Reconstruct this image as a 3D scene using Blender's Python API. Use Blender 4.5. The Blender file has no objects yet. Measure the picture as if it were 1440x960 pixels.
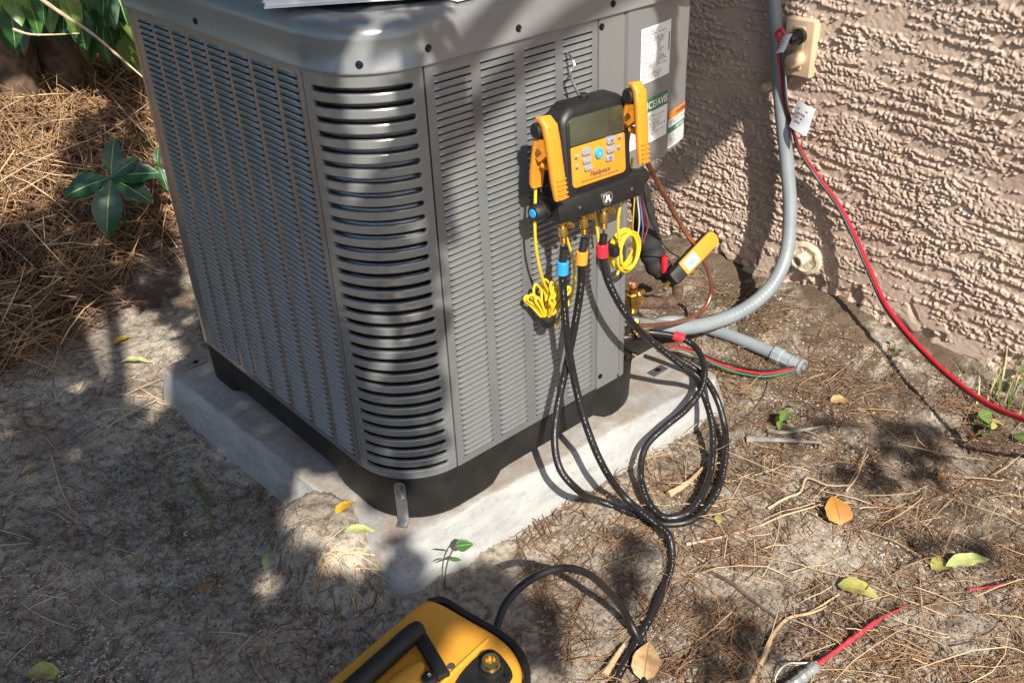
import bpy, bmesh, math, random
import numpy as np
from math import radians, sin, cos, pi
random.seed(7); RNG = np.random.default_rng(7)
SC = bpy.context.scene; COL = SC.collection

# ---------------------------------------------------------------- camera
F_PX = 1378.45
YAW, PIT, ROL = np.radians([49.787, 31.301, -2.642])
CAM = np.array([-0.6922, -1.1341, 1.1049])
FW = np.array([cos(YAW)*cos(PIT), sin(YAW)*cos(PIT), -sin(PIT)])
RT = np.cross(FW, [0, 0, 1.0]); RT /= np.linalg.norm(RT); UP = np.cross(RT, FW)
RT, UP = RT*cos(ROL)+UP*sin(ROL), -RT*sin(ROL)+UP*cos(ROL)
cd = bpy.data.cameras.new('camera'); cam = bpy.data.objects.new('camera', cd); COL.objects.link(cam)
from mathutils import Matrix, Vector, Quaternion
cam.matrix_world = Matrix(((RT[0], UP[0], -FW[0], CAM[0]), (RT[1], UP[1], -FW[1], CAM[1]), (RT[2], UP[2], -FW[2], CAM[2]), (0, 0, 0, 1)))
cd.sensor_fit = 'HORIZONTAL'; cd.sensor_width = 36.0; cd.lens = F_PX/1440*36.0
cd.clip_start = 0.05; cd.clip_end = 500
SC.camera = cam

# ---------------------------------------------------------------- sky, sun, exposure
SUN_AZ, SUN_EL = radians(25), radians(41)         # light travels towards +Y, a little +X
SUN_TO = np.array([-sin(SUN_AZ)*cos(SUN_EL), -cos(SUN_AZ)*cos(SUN_EL), sin(SUN_EL)])   # towards the sun
w = bpy.data.worlds.new('World'); SC.world = w; w.use_nodes = True
nt = w.node_tree; bg = nt.nodes['Background']
sky = nt.nodes.new('ShaderNodeTexSky'); sky.sky_type = 'NISHITA'; sky.sun_disc = False
sky.sun_elevation = SUN_EL; sky.sun_rotation = math.atan2(SUN_TO[0], SUN_TO[1])
nt.links.new(sky.outputs[0], bg.inputs[0]); bg.inputs[1].default_value = 0.10
sl = bpy.data.lights.new('sun', 'SUN'); sl.energy = 4.8; sl.angle = radians(0.55); sl.color = (1.0, 0.93, 0.82)
so = bpy.data.objects.new('sun', sl); COL.objects.link(so)
so.rotation_euler = Vector(SUN_TO).to_track_quat('Z', 'Y').to_euler(); so.location = (-2, -5, 6)
SC.view_settings.view_transform = 'Standard'; SC.view_settings.look = 'None'
SC.view_settings.exposure = 0.9; SC.view_settings.gamma = 1.0
SC.render.engine = 'CYCLES'
SC.cycles.max_bounces = 5; SC.cycles.diffuse_bounces = 2; SC.cycles.glossy_bounces = 3; SC.cycles.transmission_bounces = 4
SC.cycles.transparent_max_bounces = 4; SC.cycles.use_denoising = True

# ---------------------------------------------------------------- geometry helpers
def at(px, py, ax, val):
    """world point where the line of sight through photo pixel (px, py) meets a plane of the place"""
    d = FW+RT*(px-720)/F_PX-UP*(py-480)/F_PX
    i = 'xyz'.index(ax); return CAM+d*((val-CAM[i])/d[i])

def tagobj(o, label=None, cat=None, group=None, kind=None):
    if label: o['label'] = label
    if cat: o['category'] = cat
    if group: o['group'] = group
    if kind: o['kind'] = kind
    return o

def root(name, loc, label, cat, group=None, rot=(0, 0, 0)):
    o = bpy.data.objects.new(name, None); COL.objects.link(o); o.empty_display_size = .05
    o.location = loc; o.rotation_euler = rot
    return tagobj(o, label, cat, group)

class MB:
    def __init__(s): s.v = []; s.f = []
    def add(s, v, f):
        b = len(s.v); s.v.extend([tuple(map(float, p)) for p in v]); s.f.extend([tuple(i+b for i in q) for q in f]); return s
    def mesh(s, name, mat, smooth=True, angle=35):
        m = bpy.data.meshes.new(name); m.from_pydata(s.v, [], s.f); m.validate()
        if mat is not None: m.materials.append(mat)
        if smooth:
            m.polygons.foreach_set('use_smooth', [True]*len(m.polygons))
            try: m.set_sharp_from_angle(angle=radians(angle))
            except Exception: pass
        m.update(); return m
    def build(s, name, mat, parent=None, smooth=True, angle=35, label=None, fixn=True):
        m = s.mesh(name, mat, smooth, angle)
        if fixn:
            bm = bmesh.new(); bm.from_mesh(m); bmesh.ops.recalc_face_normals(bm, faces=bm.faces); bm.to_mesh(m); bm.free()
        o = bpy.data.objects.new(name, m); COL.objects.link(o)
        adopt(o, parent)
        if label: o['label'] = label
        return o

LOCAL = set()
def adopt(o, parent):
    """parent o; meshes are written in world coordinates unless the root is listed in LOCAL"""
    if parent is None: return o
    o.parent = parent
    if parent.type == 'EMPTY' and parent.name not in LOCAL: o.matrix_parent_inverse = parent.matrix_basis.inverted()
    return o

def link(name, mesh, parent=None):
    o = bpy.data.objects.new(name, mesh); COL.objects.link(o); return adopt(o, parent)

def big(name, V, Fq, mat, parent=None, smooth=True):
    """numpy verts (n,3) and quad/tri index array (m,k)"""
    m = bpy.data.meshes.new(name); V = np.asarray(V, np.float32); Fq = np.asarray(Fq, np.int32); k = Fq.shape[1]
    m.vertices.add(len(V)); m.vertices.foreach_set('co', V.ravel())
    m.loops.add(Fq.size); m.loops.foreach_set('vertex_index', Fq.ravel())
    m.polygons.add(len(Fq)); m.polygons.foreach_set('loop_start', np.arange(0, Fq.size, k, dtype=np.int32))
    m.polygons.foreach_set('loop_total', np.full(len(Fq), k, np.int32))
    if smooth: m.polygons.foreach_set('use_smooth', np.ones(len(Fq), bool))
    m.materials.append(mat); m.update(calc_edges=True)
    o = bpy.data.objects.new(name, m); COL.objects.link(o); return adopt(o, parent)

def spline(pts, n=8):
    P = [np.asarray(p, float) for p in pts]
    if len(P) < 3:
        return [P[0]+(P[-1]-P[0])*t for t in np.linspace(0, 1, n+1)]
    Q = [2*P[0]-P[1]]+P+[2*P[-1]-P[-2]]; out = []
    for i in range(1, len(Q)-2):
        p0, p1, p2, p3 = Q[i-1:i+3]
        t0 = 0; t1 = t0+max(1e-6, np.linalg.norm(p1-p0))**.5; t2 = t1+max(1e-6, np.linalg.norm(p2-p1))**.5; t3 = t2+max(1e-6, np.linalg.norm(p3-p2))**.5
        for k in range(n):
            t = t1+(t2-t1)*k/n
            a1 = (t1-t)/(t1-t0)*p0+(t-t0)/(t1-t0)*p1; a2 = (t2-t)/(t2-t1)*p1+(t-t1)/(t2-t1)*p2; a3 = (t3-t)/(t3-t2)*p2+(t-t2)/(t3-t2)*p3
            b1 = (t2-t)/(t2-t0)*a1+(t-t0)/(t2-t0)*a2; b2 = (t3-t)/(t3-t1)*a2+(t-t1)/(t3-t1)*a3
            out.append((t2-t)/(t2-t1)*b1+(t-t1)/(t2-t1)*b2)
    out.append(P[-1]); return out

def frames(path):
    P = [np.asarray(p, float) for p in path]; T = []
    for i in range(len(P)):
        d = P[min(i+1, len(P)-1)]-P[max(i-1, 0)]; T.append(d/(np.linalg.norm(d)+1e-12))
    u = np.cross(T[0], [0, 0, 1.0])
    if np.linalg.norm(u) < 1e-3: u = np.cross(T[0], [0, 1.0, 0])
    u /= np.linalg.norm(u); U = [u]
    for i in range(1, len(P)):
        u = U[-1]-T[i]*(U[-1]@T[i]); u /= np.linalg.norm(u)+1e-12; U.append(u)
    return P, T, U

def tube(mb, path, r, n=10, cap=True, radii=None):
    P, T, U = frames(path); V = []; Fc = []
    for i, (p, t, u) in enumerate(zip(P, T, U)):
        rr = r if radii is None else radii[i]; v = np.cross(t, u)
        for k in range(n):
            a = 2*pi*k/n; V.append(p+(u*cos(a)+v*sin(a))*rr)
    for i in range(len(P)-1):
        for k in range(n):
            Fc.append((i*n+k, i*n+(k+1) % n, (i+1)*n+(k+1) % n, (i+1)*n+k))
    if cap: Fc.append(tuple(range(n-1, -1, -1))); Fc.append(tuple((len(P)-1)*n+k for k in range(n)))
    return mb.add(V, Fc)

def lathe(mb, prof, a, b, n=16):
    """prof: (distance along a->b in metres, radius)"""
    a = np.asarray(a, float); b = np.asarray(b, float); t = (b-a)/np.linalg.norm(b-a)
    u = np.cross(t, [0, 0, 1.0]) if abs(t[2]) < .9 else np.cross(t, [1.0, 0, 0]); u /= np.linalg.norm(u); v = np.cross(t, u)
    V = []; Fc = []
    for (h, r) in prof:
        for k in range(n):
            q = 2*pi*k/n; V.append(a+t*h+(u*cos(q)+v*sin(q))*r)
    for i in range(len(prof)-1):
        for k in range(n): Fc.append((i*n+k, i*n+(k+1) % n, (i+1)*n+(k+1) % n, (i+1)*n+k))
    Fc.append(tuple(range(n-1, -1, -1))); Fc.append(tuple((len(prof)-1)*n+k for k in range(n)))
    return mb.add(V, Fc)

def rbox(mb, c, s, r=.003, M=None, seg=2):
    """box with rounded edges; c centre, s size, M 3x3 columns"""
    bm = bmesh.new(); bmesh.ops.create_cube(bm, size=1)
    for v in bm.verts: v.co = Vector((v.co.x*s[0], v.co.y*s[1], v.co.z*s[2]))
    if r > 0: bmesh.ops.bevel(bm, geom=list(bm.edges), offset=min(r, min(s)*.45), segments=seg, affect='EDGES', profile=.5)
    bm.verts.index_update(); c = np.asarray(c, float)
    V = [np.array(v.co) for v in bm.verts]
    if M is not None: V = [M@v for v in V]
    mb.add([v+c for v in V], [[v.index for v in f.verts] for f in bm.faces]); bm.free(); return mb

def rrect(w_, h_, r, n=6):
    """rounded rectangle outline in 2D, counter-clockwise, centred"""
    if not hasattr(r, '__len__'): r = (r,)*4
    out = []
    for (sx, sy, a0, rr) in ((1, -1, -90, r[0]), (1, 1, 0, r[1]), (-1, 1, 90, r[2]), (-1, -1, 180, r[3])):
        cx = sx*(w_/2-rr); cy = sy*(h_/2-rr)
        for k in range(n+1):
            a = radians(a0+90*k/n); out.append((cx+rr*cos(a), cy+rr*sin(a)))
    return out

def rprism(mb, outline, y0, y1, bev=.004, f=None, nb=3, back=True):
    """outline in (x, z), extruded from y1 (back) to y0 (front), front edge rounded; f maps (x,y,z)->point"""
    O = np.array(outline); n = len(O); c = O.mean(0)
    e = np.roll(O, -1, 0)-np.roll(O, 1, 0); nrm = np.stack([e[:, 1], -e[:, 0]], 1); nrm /= np.linalg.norm(nrm, axis=1)[:, None]+1e-12
    sgn = 1 if y0 < y1 else -1
    rings = [(0, y1)] if back else []
    rings += [(bev*(1-cos(a)), y0+sgn*bev*(1-sin(a))) for a in np.linspace(0, pi/2, nb+1)]
    V = []; Fc = []
    for (ins, y) in rings:
        R = O-nrm*ins
        V += [(p[0], y, p[1]) for p in R]
    m = len(rings)
    for i in range(m-1):
        for k in range(n): Fc.append((i*n+k, i*n+(k+1) % n, (i+1)*n+(k+1) % n, (i+1)*n+k))
    Fc.append(tuple((m-1)*n+k for k in range(n)))
    if back: Fc.append(tuple(range(n-1, -1, -1)))
    if f: V = [f(*p) for p in V]
    return mb.add(V, Fc)

def grid(mb, fn, us, vs):
    V = [fn(u, v) for v in vs for u in us]; n = len(us)
    return mb.add(V, [(j*n+i, j*n+i+1, (j+1)*n+i+1, (j+1)*n+i) for j in range(len(vs)-1) for i in range(n-1)])

def text_mesh(body, size, f, align='CENTER', shear=0.0, bold=False):
    """flat lettering; f maps local (u, v) to a world/local point"""
    c = bpy.data.curves.new('lettering', 'FONT'); c.body = body; c.size = size; c.align_x = align; c.align_y = 'CENTER'; c.shear = shear
    c.resolution_u = 2; c.offset = size*.02 if bold else 0
    o = bpy.data.objects.new('lettering', c); COL.objects.link(o)
    m = bpy.data.meshes.new_from_object(o); V = [f(v.co.x, v.co.y) for v in m.vertices]; Fc = [tuple(p.vertices) for p in m.polygons]
    bpy.data.objects.remove(o); bpy.data.meshes.remove(m); bpy.data.curves.remove(c)
    return MB().add(V, Fc)

def tile_noise(n, f, seed):
    """periodic unit-variance noise tile; f(kx, ky) is the spectral weight in cycles per tile"""
    r = np.random.default_rng(seed); k = np.fft.fftfreq(n)*n; KX, KY = np.meshgrid(k, k)
    z = np.fft.ifft2(np.fft.fft2(r.standard_normal((n, n)))*f(KX, KY)).real
    return (z-z.mean())/z.std()

def sample(tile, x, y, size):
    n = tile.shape[0]; fx = (x/size % 1)*n; fy = (y/size % 1)*n
    i = np.floor(fx).astype(int); j = np.floor(fy).astype(int); a = fx-i; b = fy-j; i %= n; j %= n; i2 = (i+1) % n; j2 = (j+1) % n
    return (tile[j, i]*(1-a)+tile[j, i2]*a)*(1-b)+(tile[j2, i]*(1-a)+tile[j2, i2]*a)*b

def sstep(a, b, x): t = np.clip((x-a)/(b-a), 0, 1); return t*t*(3-2*t)

# ---------------------------------------------------------------- materials
def pm(name, col, rough=.5, metal=0.0, var=.12, scale=30, bump=0.0, bscale=200, col2=None, mixlo=.4, mixhi=.6, spec=.5, rvar=.1, coat=0.0, aniso=None, transl=None):
    m = bpy.data.materials.new(name); m.use_nodes = True; t = m.node_tree; N = t.nodes; L = t.links; b = N['Principled BSDF']
    tc = N.new('ShaderNodeTexCoord'); src = tc.outputs['Object']
    if aniso:
        mp = N.new('ShaderNodeMapping'); mp.inputs['Scale'].default_value = aniso; L.new(src, mp.inputs[0]); src = mp.outputs[0]
    n1 = N.new('ShaderNodeTexNoise'); n1.inputs['Scale'].default_value = scale; n1.inputs['Detail'].default_value = 6; L.new(src, n1.inputs['Vector'])
    mr = N.new('ShaderNodeMapRange'); mr.inputs[1].default_value = mixlo-.1 if col2 is None else mixlo; mr.inputs[2].default_value = mixhi+.1 if col2 is None else mixhi; L.new(n1.outputs[0], mr.inputs[0])
    mx = N.new('ShaderNodeMix'); mx.data_type = 'RGBA'
    A = [max(0, c*(1-var)) for c in col]; B = [min(1, c*(1+var)) for c in col]
    if col2 is not None: A, B = list(col), list(col2)
    mx.inputs[6].default_value = (*A, 1); mx.inputs[7].default_value = (*B, 1)
    L.new(mr.outputs[0], mx.inputs[0]); L.new(mx.outputs[2], b.inputs['Base Color'])
    n2 = N.new('ShaderNodeTexNoise'); n2.inputs['Scale'].default_value = scale*.6; n2.inputs['Detail'].default_value = 4; L.new(src, n2.inputs['Vector'])
    r2 = N.new('ShaderNodeMapRange'); r2.inputs[1].default_value = .3; r2.inputs[2].default_value = .7
    r2.inputs[3].default_value = max(.02, rough-rvar); r2.inputs[4].default_value = min(1, rough+rvar); L.new(n2.outputs[0], r2.inputs[0]); L.new(r2.outputs[0], b.inputs['Roughness'])
    b.inputs['Metallic'].default_value = metal; b.inputs['Specular IOR Level'].default_value = spec; b.inputs['Coat Weight'].default_value = coat
    if bump > 0:
        n3 = N.new('ShaderNodeTexNoise'); n3.inputs['Scale'].default_value = bscale; n3.inputs['Detail'].default_value = 5; L.new(tc.outputs['Object'], n3.inputs['Vector'])
        bp = N.new('ShaderNodeBump'); bp.inputs['Strength'].default_value = bump; bp.inputs['Distance'].default_value = .002; L.new(n3.outputs[0], bp.inputs['Height']); L.new(bp.outputs[0], b.inputs['Normal'])
    if transl:
        tr = N.new('ShaderNodeBsdfTranslucent'); tr.inputs[0].default_value = (*transl, 1); ms = N.new('ShaderNodeMixShader'); ms.inputs[0].default_value = .35
        L.new(b.outputs[0], ms.inputs[1]); L.new(tr.outputs[0], ms.inputs[2]); L.new(ms.outputs[0], N['Material Output'].inputs[0])
    return m

M = {}
M['steel'] = pm('grey_painted_steel', (.205, .21, .212), .22, .32, .05, 7, 0, 900)
M['louver'] = pm('grey_louver_steel', (.195, .205, .212), .20, .40, .06, 25, .04, 700, spec=.7)
M['black_plastic'] = pm('black_base_plastic', (.006, .006, .006), .6, 0, .5, 18, .15, 400, col2=(.020, .018, .015), mixlo=.45, mixhi=.8)
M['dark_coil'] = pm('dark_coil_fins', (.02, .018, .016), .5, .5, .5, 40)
M['screw'] = pm('black_screw', (.015, .015, .015), .4, .6)
M['zinc'] = pm('zinc_plate', (.30, .305, .31), .42, .9, .12, 60)
M['bright'] = pm('bright_steel', (.65, .65, .66), .22, 1.0, .05)
M['white_print'] = pm('white_label_paper', (.72, .72, .70), .5, 0, .03)
M['ink'] = pm('label_ink', (.05, .05, .055), .6, 0, .05)
M['grey_ink'] = pm('grey_ink', (.26, .26, .27), .6, 0, .05)
M['green_ink'] = pm('green_label_ink', (.02, .16, .08), .5, 0, .05)
M['orange_ink'] = pm('orange_label_ink', (.75, .19, .03), .5, 0, .08)
M['rubber'] = pm('black_rubber', (.008, .008, .0085), .5, 0, .3, 60, .2, 900)
M['hose'] = pm('black_hose_rubber', (.010, .010, .011), .40, 0, .3, 80, .10, 900)
M['yellow'] = pm('yellow_tool_plastic', (.60, .23, .018), .42, 0, .05, 40, .06, 1500)
M['pump_yellow'] = pm('yellow_pump_housing', (.62, .285, .03), .38, 0, .06, 12, .10, 1400)
M['wire_yellow'] = pm('yellow_cable', (.66, .45, .02), .38, 0, .06, 60)
M['lcd'] = pm('dark_lcd', (.045, .048, .032), .10, 0, .25, 15, spec=.6)
M['lcd_light'] = pm('pale_lcd', (.34, .60, .70), .25, 0, .05)
M['button'] = pm('grey_button', (.24, .25, .27), .45, 0, .05)
M['blue'] = pm('blue_plastic', (.02, .30, .65), .4, 0, .08)
M['blue_collar'] = pm('blue_collar', (.02, .27, .58), .4, 0, .06)
M['amber_collar'] = pm('amber_collar', (.66, .27, .025), .4, 0, .06)
M['red_collar'] = pm('red_collar', (.60, .02, .04), .4, 0, .08)
M['brass'] = pm('brass', (.62, .42, .13), .30, 1.0, .18, 90)
M['copper'] = pm('copper_tube', (.58, .26, .15), .36, .9, .2, 40, col2=(.34, .15, .10), mixlo=.45, mixhi=.75)
M['old_copper'] = pm('heat_stained_copper', (.15, .10, .08), .5, .7, .4, 60, .2, 300, col2=(.30, .20, .15))
M['foam'] = pm('black_foam_insulation', (.018, .018, .018), .75, 0, .2, 40, .3, 250)
M['conduit'] = pm('grey_conduit', (.19, .215, .23), .42, 0, .10, 20, .05, 600)
M['pvc'] = pm('grey_pvc', (.22, .25, .265), .45, 0, .1, 20)
M['red_wire'] = pm('red_wire', (.50, .012, .028), .35, 0, .08)
M['black_wire'] = pm('black_wire', (.012, .012, .012), .35, 0, .1)
M['green_wire'] = pm('green_wire', (.02, .14, .06), .4, 0, .1)
M['white_wire'] = pm('white_wire', (.75, .74, .66), .4, 0, .05)
M['purple_wire'] = pm('purple_wire', (.22, .16, .42), .4, 0, .05)
M['pink_wire'] = pm('dull_red_wire', (.36, .06, .08), .4, 0, .05)
M['beige'] = pm('beige_plastic', (.52, .385, .25), .45, 0, .05, 30)
M['beige_paint'] = pm('cream_paint', (.55, .46, .33), .6, 0, .15, 60, .3, 200)
M['paper'] = pm('white_paper', (.80, .80, .83), .6, 0, .02)
M['tape'] = pm('grey_tape', (.22, .23, .23), .5, .2, .25, 60, .4, 120)
M['red_tape'] = pm('red_wrapped_tape', (.42, .02, .035), .6, 0, .35, 90, .6, 200)
M['concrete'] = pm('pad_concrete', (.34, .35, .35), .8, 0, .15, 9, .35, 160, col2=(.50, .51, .50), mixlo=.35, mixhi=.65)
M['bark'] = pm('brown_bark', (.06, .038, .024), .85, 0, .4, 25, .8, 60, col2=(.15, .095, .06))
M['twig'] = pm('dry_twig', (.42, .29, .17), .7, 0, .25, 60, .3, 200)
M['pale_twig'] = pm('pale_twig', (.42, .32, .21), .65, 0, .2, 60)
M['needle'] = pm('pine_needle_brown', (.23, .12, .06), .6, 0, .35, 6, col2=(.40, .25, .12), mixlo=.38, mixhi=.62)
M['needle_dark'] = pm('pine_needle_dark', (.11, .06, .035), .65, 0, .35, 6, col2=(.24, .14, .075), mixlo=.38, mixhi=.62)
M['needle_pale'] = pm('pine_needle_pale', (.44, .30, .16), .6, 0, .3, 8, col2=(.58, .45, .27))
M['leaf_dark'] = pm('dark_green_leaf', (.022, .085, .028), .32, 0, .3, 30, .15, 120, transl=(.05, .16, .03))
M['leaf_mid'] = pm('mid_green_leaf', (.045, .14, .03), .38, 0, .3, 30, .15, 120, transl=(.10, .25, .03))
M['leaf_light'] = pm('light_green_leaf', (.14, .24, .05), .42, 0, .3, 30, .1, 120, transl=(.25, .35, .06))
M['leaf_seed'] = pm('glossy_seedling_leaf', (.018, .06, .022), .30, 0, .3, 40, .2, 100)
M['leaf_yellow'] = pm('yellow_fallen_leaf', (.52, .31, .02), .5, 0, .15, 60, .5, 160, col2=(.45, .24, .03), mixlo=.5, mixhi=.68)
M['leaf_orange'] = pm('orange_fallen_leaf', (.42, .20, .04), .5, 0, .25, 40, .2, 200, col2=(.36, .16, .04))
M['leaf_olive'] = pm('olive_fallen_leaf', (.30, .29, .08), .5, 0, .25, 40, .5, 160, col2=(.20, .14, .05), mixlo=.5, mixhi=.68)
M['leaf_pale'] = pm('pale_green_fallen_leaf', (.40, .46, .17), .5, 0, .2, 40, .5, 160, col2=(.33, .30, .12), mixlo=.5, mixhi=.68)
M['leaf_tan'] = pm('tan_fallen_leaf', (.40, .27, .13), .55, 0, .2, 40, .5, 160, col2=(.24, .14, .07), mixlo=.5, mixhi=.68)
M['leaf_brown'] = pm('brown_fallen_leaf', (.22, .12, .075), .6, 0, .25, 40, .2, 200)
M['vein_dark'] = pm('dark_leaf_vein', (.20, .10, .03), .6)
M['vein_light'] = pm('pale_leaf_vein', (.22, .30, .10), .5)
M['crumb'] = pm('soil_crumb', (.20, .165, .13), .9, 0, .3, 5, col2=(.40, .36, .30))
M['chip_dark'] = pm('dark_litter', (.09, .06, .04), .85, 0, .3, 5, col2=(.22, .14, .08))
M['grass'] = pm('grass_blade', (.10, .17, .035), .5, 0, .3, 12, col2=(.30, .30, .10), transl=(.2, .28, .05))
M['dry_grass'] = pm('dry_grass', (.46, .38, .18), .6, 0, .2, 12)
M['bone'] = pm('weathered_root', (.13, .12, .11), .6, 0, .25, 40, .3, 200, col2=(.24, .22, .19))

def ground_material():
    m = bpy.data.materials.new('sandy_soil'); m.use_nodes = True; t = m.node_tree; N = t.nodes; L = t.links; b = N['Principled BSDF']
    tc = N.new('ShaderNodeTexCoord')
    def noise(s, d, r=.6):
        n = N.new('ShaderNodeTexNoise'); n.inputs['Scale'].default_value = s; n.inputs['Detail'].default_value = d; n.inputs['Roughness'].default_value = r; L.new(tc.outputs['Object'], n.inputs['Vector']); return n
    def ramp(src, stops):
        r = N.new('ShaderNodeValToRGB'); el = r.color_ramp.elements
        while len(el) < len(stops): el.new(.5)
        for e, (p, c) in zip(el, stops): e.position = p; e.color = (*c, 1)
        L.new(src, r.inputs[0]); return r
    big_ = ramp(noise(3.2, 5).outputs[0], [(.34, (.25, .215, .18)), (.50, (.37, .33, .28)), (.66, (.46, .425, .37))])
    fine = ramp(noise(55, 8, .72).outputs[0], [(.34, (.30, .24, .18)), (.48, (.85, .82, .78)), (.62, (1.15, 1.13, 1.10))])
    mu = N.new('ShaderNodeMix'); mu.data_type = 'RGBA'; mu.blend_type = 'MULTIPLY'; mu.inputs[0].default_value = 1
    L.new(big_.outputs[0], mu.inputs[6]); L.new(fine.outputs[0], mu.inputs[7])
    org = ramp(noise(9, 7, .68).outputs[0], [(.57, (0, 0, 0)), (.70, (1, 1, 1))])
    sx = N.new('ShaderNodeSeparateXYZ'); L.new(tc.outputs['Object'], sx.inputs[0])
    wm = N.new('ShaderNodeMapRange'); wm.inputs[1].default_value = .25; wm.inputs[2].default_value = .95; wm.inputs[3].default_value = 0; wm.inputs[4].default_value = .46; L.new(sx.outputs[0], wm.inputs[0])
    bk = N.new('ShaderNodeMapRange'); bk.inputs[1].default_value = 1.1; bk.inputs[2].default_value = 1.5; bk.inputs[3].default_value = 0; bk.inputs[4].default_value = .5; L.new(sx.outputs[1], bk.inputs[0])
    sm = N.new('ShaderNodeMath'); sm.operation = 'ADD'; L.new(wm.outputs[0], sm.inputs[0]); L.new(bk.outputs[0], sm.inputs[1])
    nz = N.new('ShaderNodeMath'); nz.operation = 'MULTIPLY_ADD'; nz.inputs[1].default_value = .42; L.new(sm.outputs[0], nz.inputs[0]); L.new(noise(9, 7, .68).outputs[0], nz.inputs[2]); L.new(nz.outputs[0], org.inputs[0])
    mo = N.new('ShaderNodeMix'); mo.data_type = 'RGBA'; L.new(org.outputs[0], mo.inputs[0]); L.new(mu.outputs[2], mo.inputs[6]); mo.inputs[7].default_value = (.12, .088, .062, 1)
    L.new(mo.outputs[2], b.inputs['Base Color']); b.inputs['Roughness'].default_value = .95; b.inputs['Specular IOR Level'].default_value = .15
    bp = N.new('ShaderNodeBump'); bp.inputs['Strength'].default_value = .9; bp.inputs['Distance'].default_value = .006; L.new(noise(170, 8, .75).outputs[0], bp.inputs['Height'])
    L.new(bp.outputs[0], b.inputs['Normal']); return m
M['soil'] = ground_material()
def concrete_material():
    m = bpy.data.materials.new('pad_concrete'); m.use_nodes = True; t = m.node_tree; N = t.nodes; L = t.links; b = N['Principled BSDF']; tc = N.new('ShaderNodeTexCoord')
    def noise(s, d, r=.6, sc=None):
        n = N.new('ShaderNodeTexNoise'); n.inputs['Scale'].default_value = s; n.inputs['Detail'].default_value = d; n.inputs['Roughness'].default_value = r; src = tc.outputs['Object']
        if sc: mp = N.new('ShaderNodeMapping'); mp.inputs['Scale'].default_value = sc; L.new(src, mp.inputs[0]); src = mp.outputs[0]
        L.new(src, n.inputs['Vector']); return n.outputs[0]
    def rng(src, a, b_, c, d):
        r = N.new('ShaderNodeMapRange'); r.inputs[1].default_value = a; r.inputs[2].default_value = b_; r.inputs[3].default_value = c; r.inputs[4].default_value = d; L.new(src, r.inputs[0]); return r.outputs[0]
    def mix(f, a, b_):
        x = N.new('ShaderNodeMix'); x.data_type = 'RGBA'; L.new(f, x.inputs[0])
        for i, v in ((6, a), (7, b_)):
            if isinstance(v, tuple): x.inputs[i].default_value = (*v, 1)
            else: L.new(v, x.inputs[i])
        return x.outputs[2]
    c = mix(rng(noise(7, 8, .65, (1, 1, 4)), .35, .65, 0, 1), (.24, .245, .245), (.36, .365, .355))
    c = mix(rng(noise(60, 6, .7), .55, .75, 0, .5), c, (.17, .165, .155))
    c = mix(rng(noise(11, 7, .7), .55, .68, 0, .8), c, (.24, .17, .115))
    c = mix(rng(noise(150, 4, .6), .62, .70, 0, .8), c, (.20, .13, .085))
    sx = N.new('ShaderNodeSeparateXYZ'); L.new(tc.outputs['Object'], sx.inputs[0])
    tm = N.new('ShaderNodeMath'); tm.operation = 'MULTIPLY'; L.new(rng(sx.outputs[2], -.104, -.1005, 0, 1), tm.inputs[0]); L.new(rng(noise(16, 8, .72), .40, .60, .05, .85), tm.inputs[1])
    c = mix(tm.outputs[0], c, (.22, .175, .135))
    L.new(c, b.inputs['Base Color']); b.inputs['Roughness'].default_value = .85; b.inputs['Specular IOR Level'].default_value = .25
    bp = N.new('ShaderNodeBump'); bp.inputs['Strength'].default_value = .5; bp.inputs['Distance'].default_value = .002; L.new(noise(90, 8, .65), bp.inputs['Height']); L.new(bp.outputs[0], b.inputs['Normal']); return m
M['concrete'] = concrete_material()
M['stucco'] = pm('pink_beige_stucco_paint', (.40, .295, .235), .85, 0, .1, 5, 1.0, 600, col2=(.52, .40, .32), mixlo=.35, mixhi=.65)

# ---------------------------------------------------------------- ground
G0 = -.18
T_A = tile_noise(256, lambda x, y: np.exp(-(np.hypot(x, y)/9)**2)*(np.hypot(x, y) > 0), 1)
T_B = tile_noise(512, lambda x, y: np.exp(-((np.hypot(x, y)-26)/18)**2), 2)
T_C = tile_noise(512, lambda x, y: np.exp(-((np.hypot(x, y)-90)/50)**2), 3)
def gsmooth(x, y):
    x = np.asarray(x, float); y = np.asarray(y, float)
    z = G0+.010*sample(T_A, x, y, 3.1)*sstep(.02, .35, np.maximum(np.abs(x-.4)-.45, np.abs(y-.4)-.48))-.004
    z = z+.33*sstep(1.40, 2.9, y-.25*x+.12*np.sin(2.2*x))*sstep(1.5, .2, x)       # straw bank under the shrubs
    z = z+.05*sstep(1.05, 1.32, x)*sstep(-.9, .1, y)                                 # soil thrown up along the wall foot
    d = np.hypot((x+.072)/.070, (y-.155)/.105)                                       # sand heaped over the pad's edge
    z = np.maximum(z, G0+.0855*sstep(1.75, .62, d))
    d2 = np.hypot((x+.16)/.12, (y-.86)/.11); z = z+.03*sstep(1.6, .2, d2)
    return z
def gz(x, y):
    x = np.asarray(x, float); y = np.asarray(y, float)
    return gsmooth(x, y)+.0018*sample(T_B, x, y, 1.7)+.0011*sample(T_C, x, y, .95)*(1+.6*sample(T_A, x+5, y, 2.3))+.0011*sample(T_C, x+.3, y, .52)*(1+.5*sample(T_A, x, y+2, 1.9))
def axis(lo, hi, step, far):
    c = list(np.arange(lo, hi+1e-6, step)); s = step; a = c[-1]
    while a < far: s = min(s*1.12, .12) if a < 4 else s*1.35; a += s; c.append(a)
    s = step; a = c[0]; pre = []
    while a > -far: s = min(s*1.12, .12) if a > -4 else s*1.35; a -= s; pre.append(a)
    return np.array(pre[::-1]+c)
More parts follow.
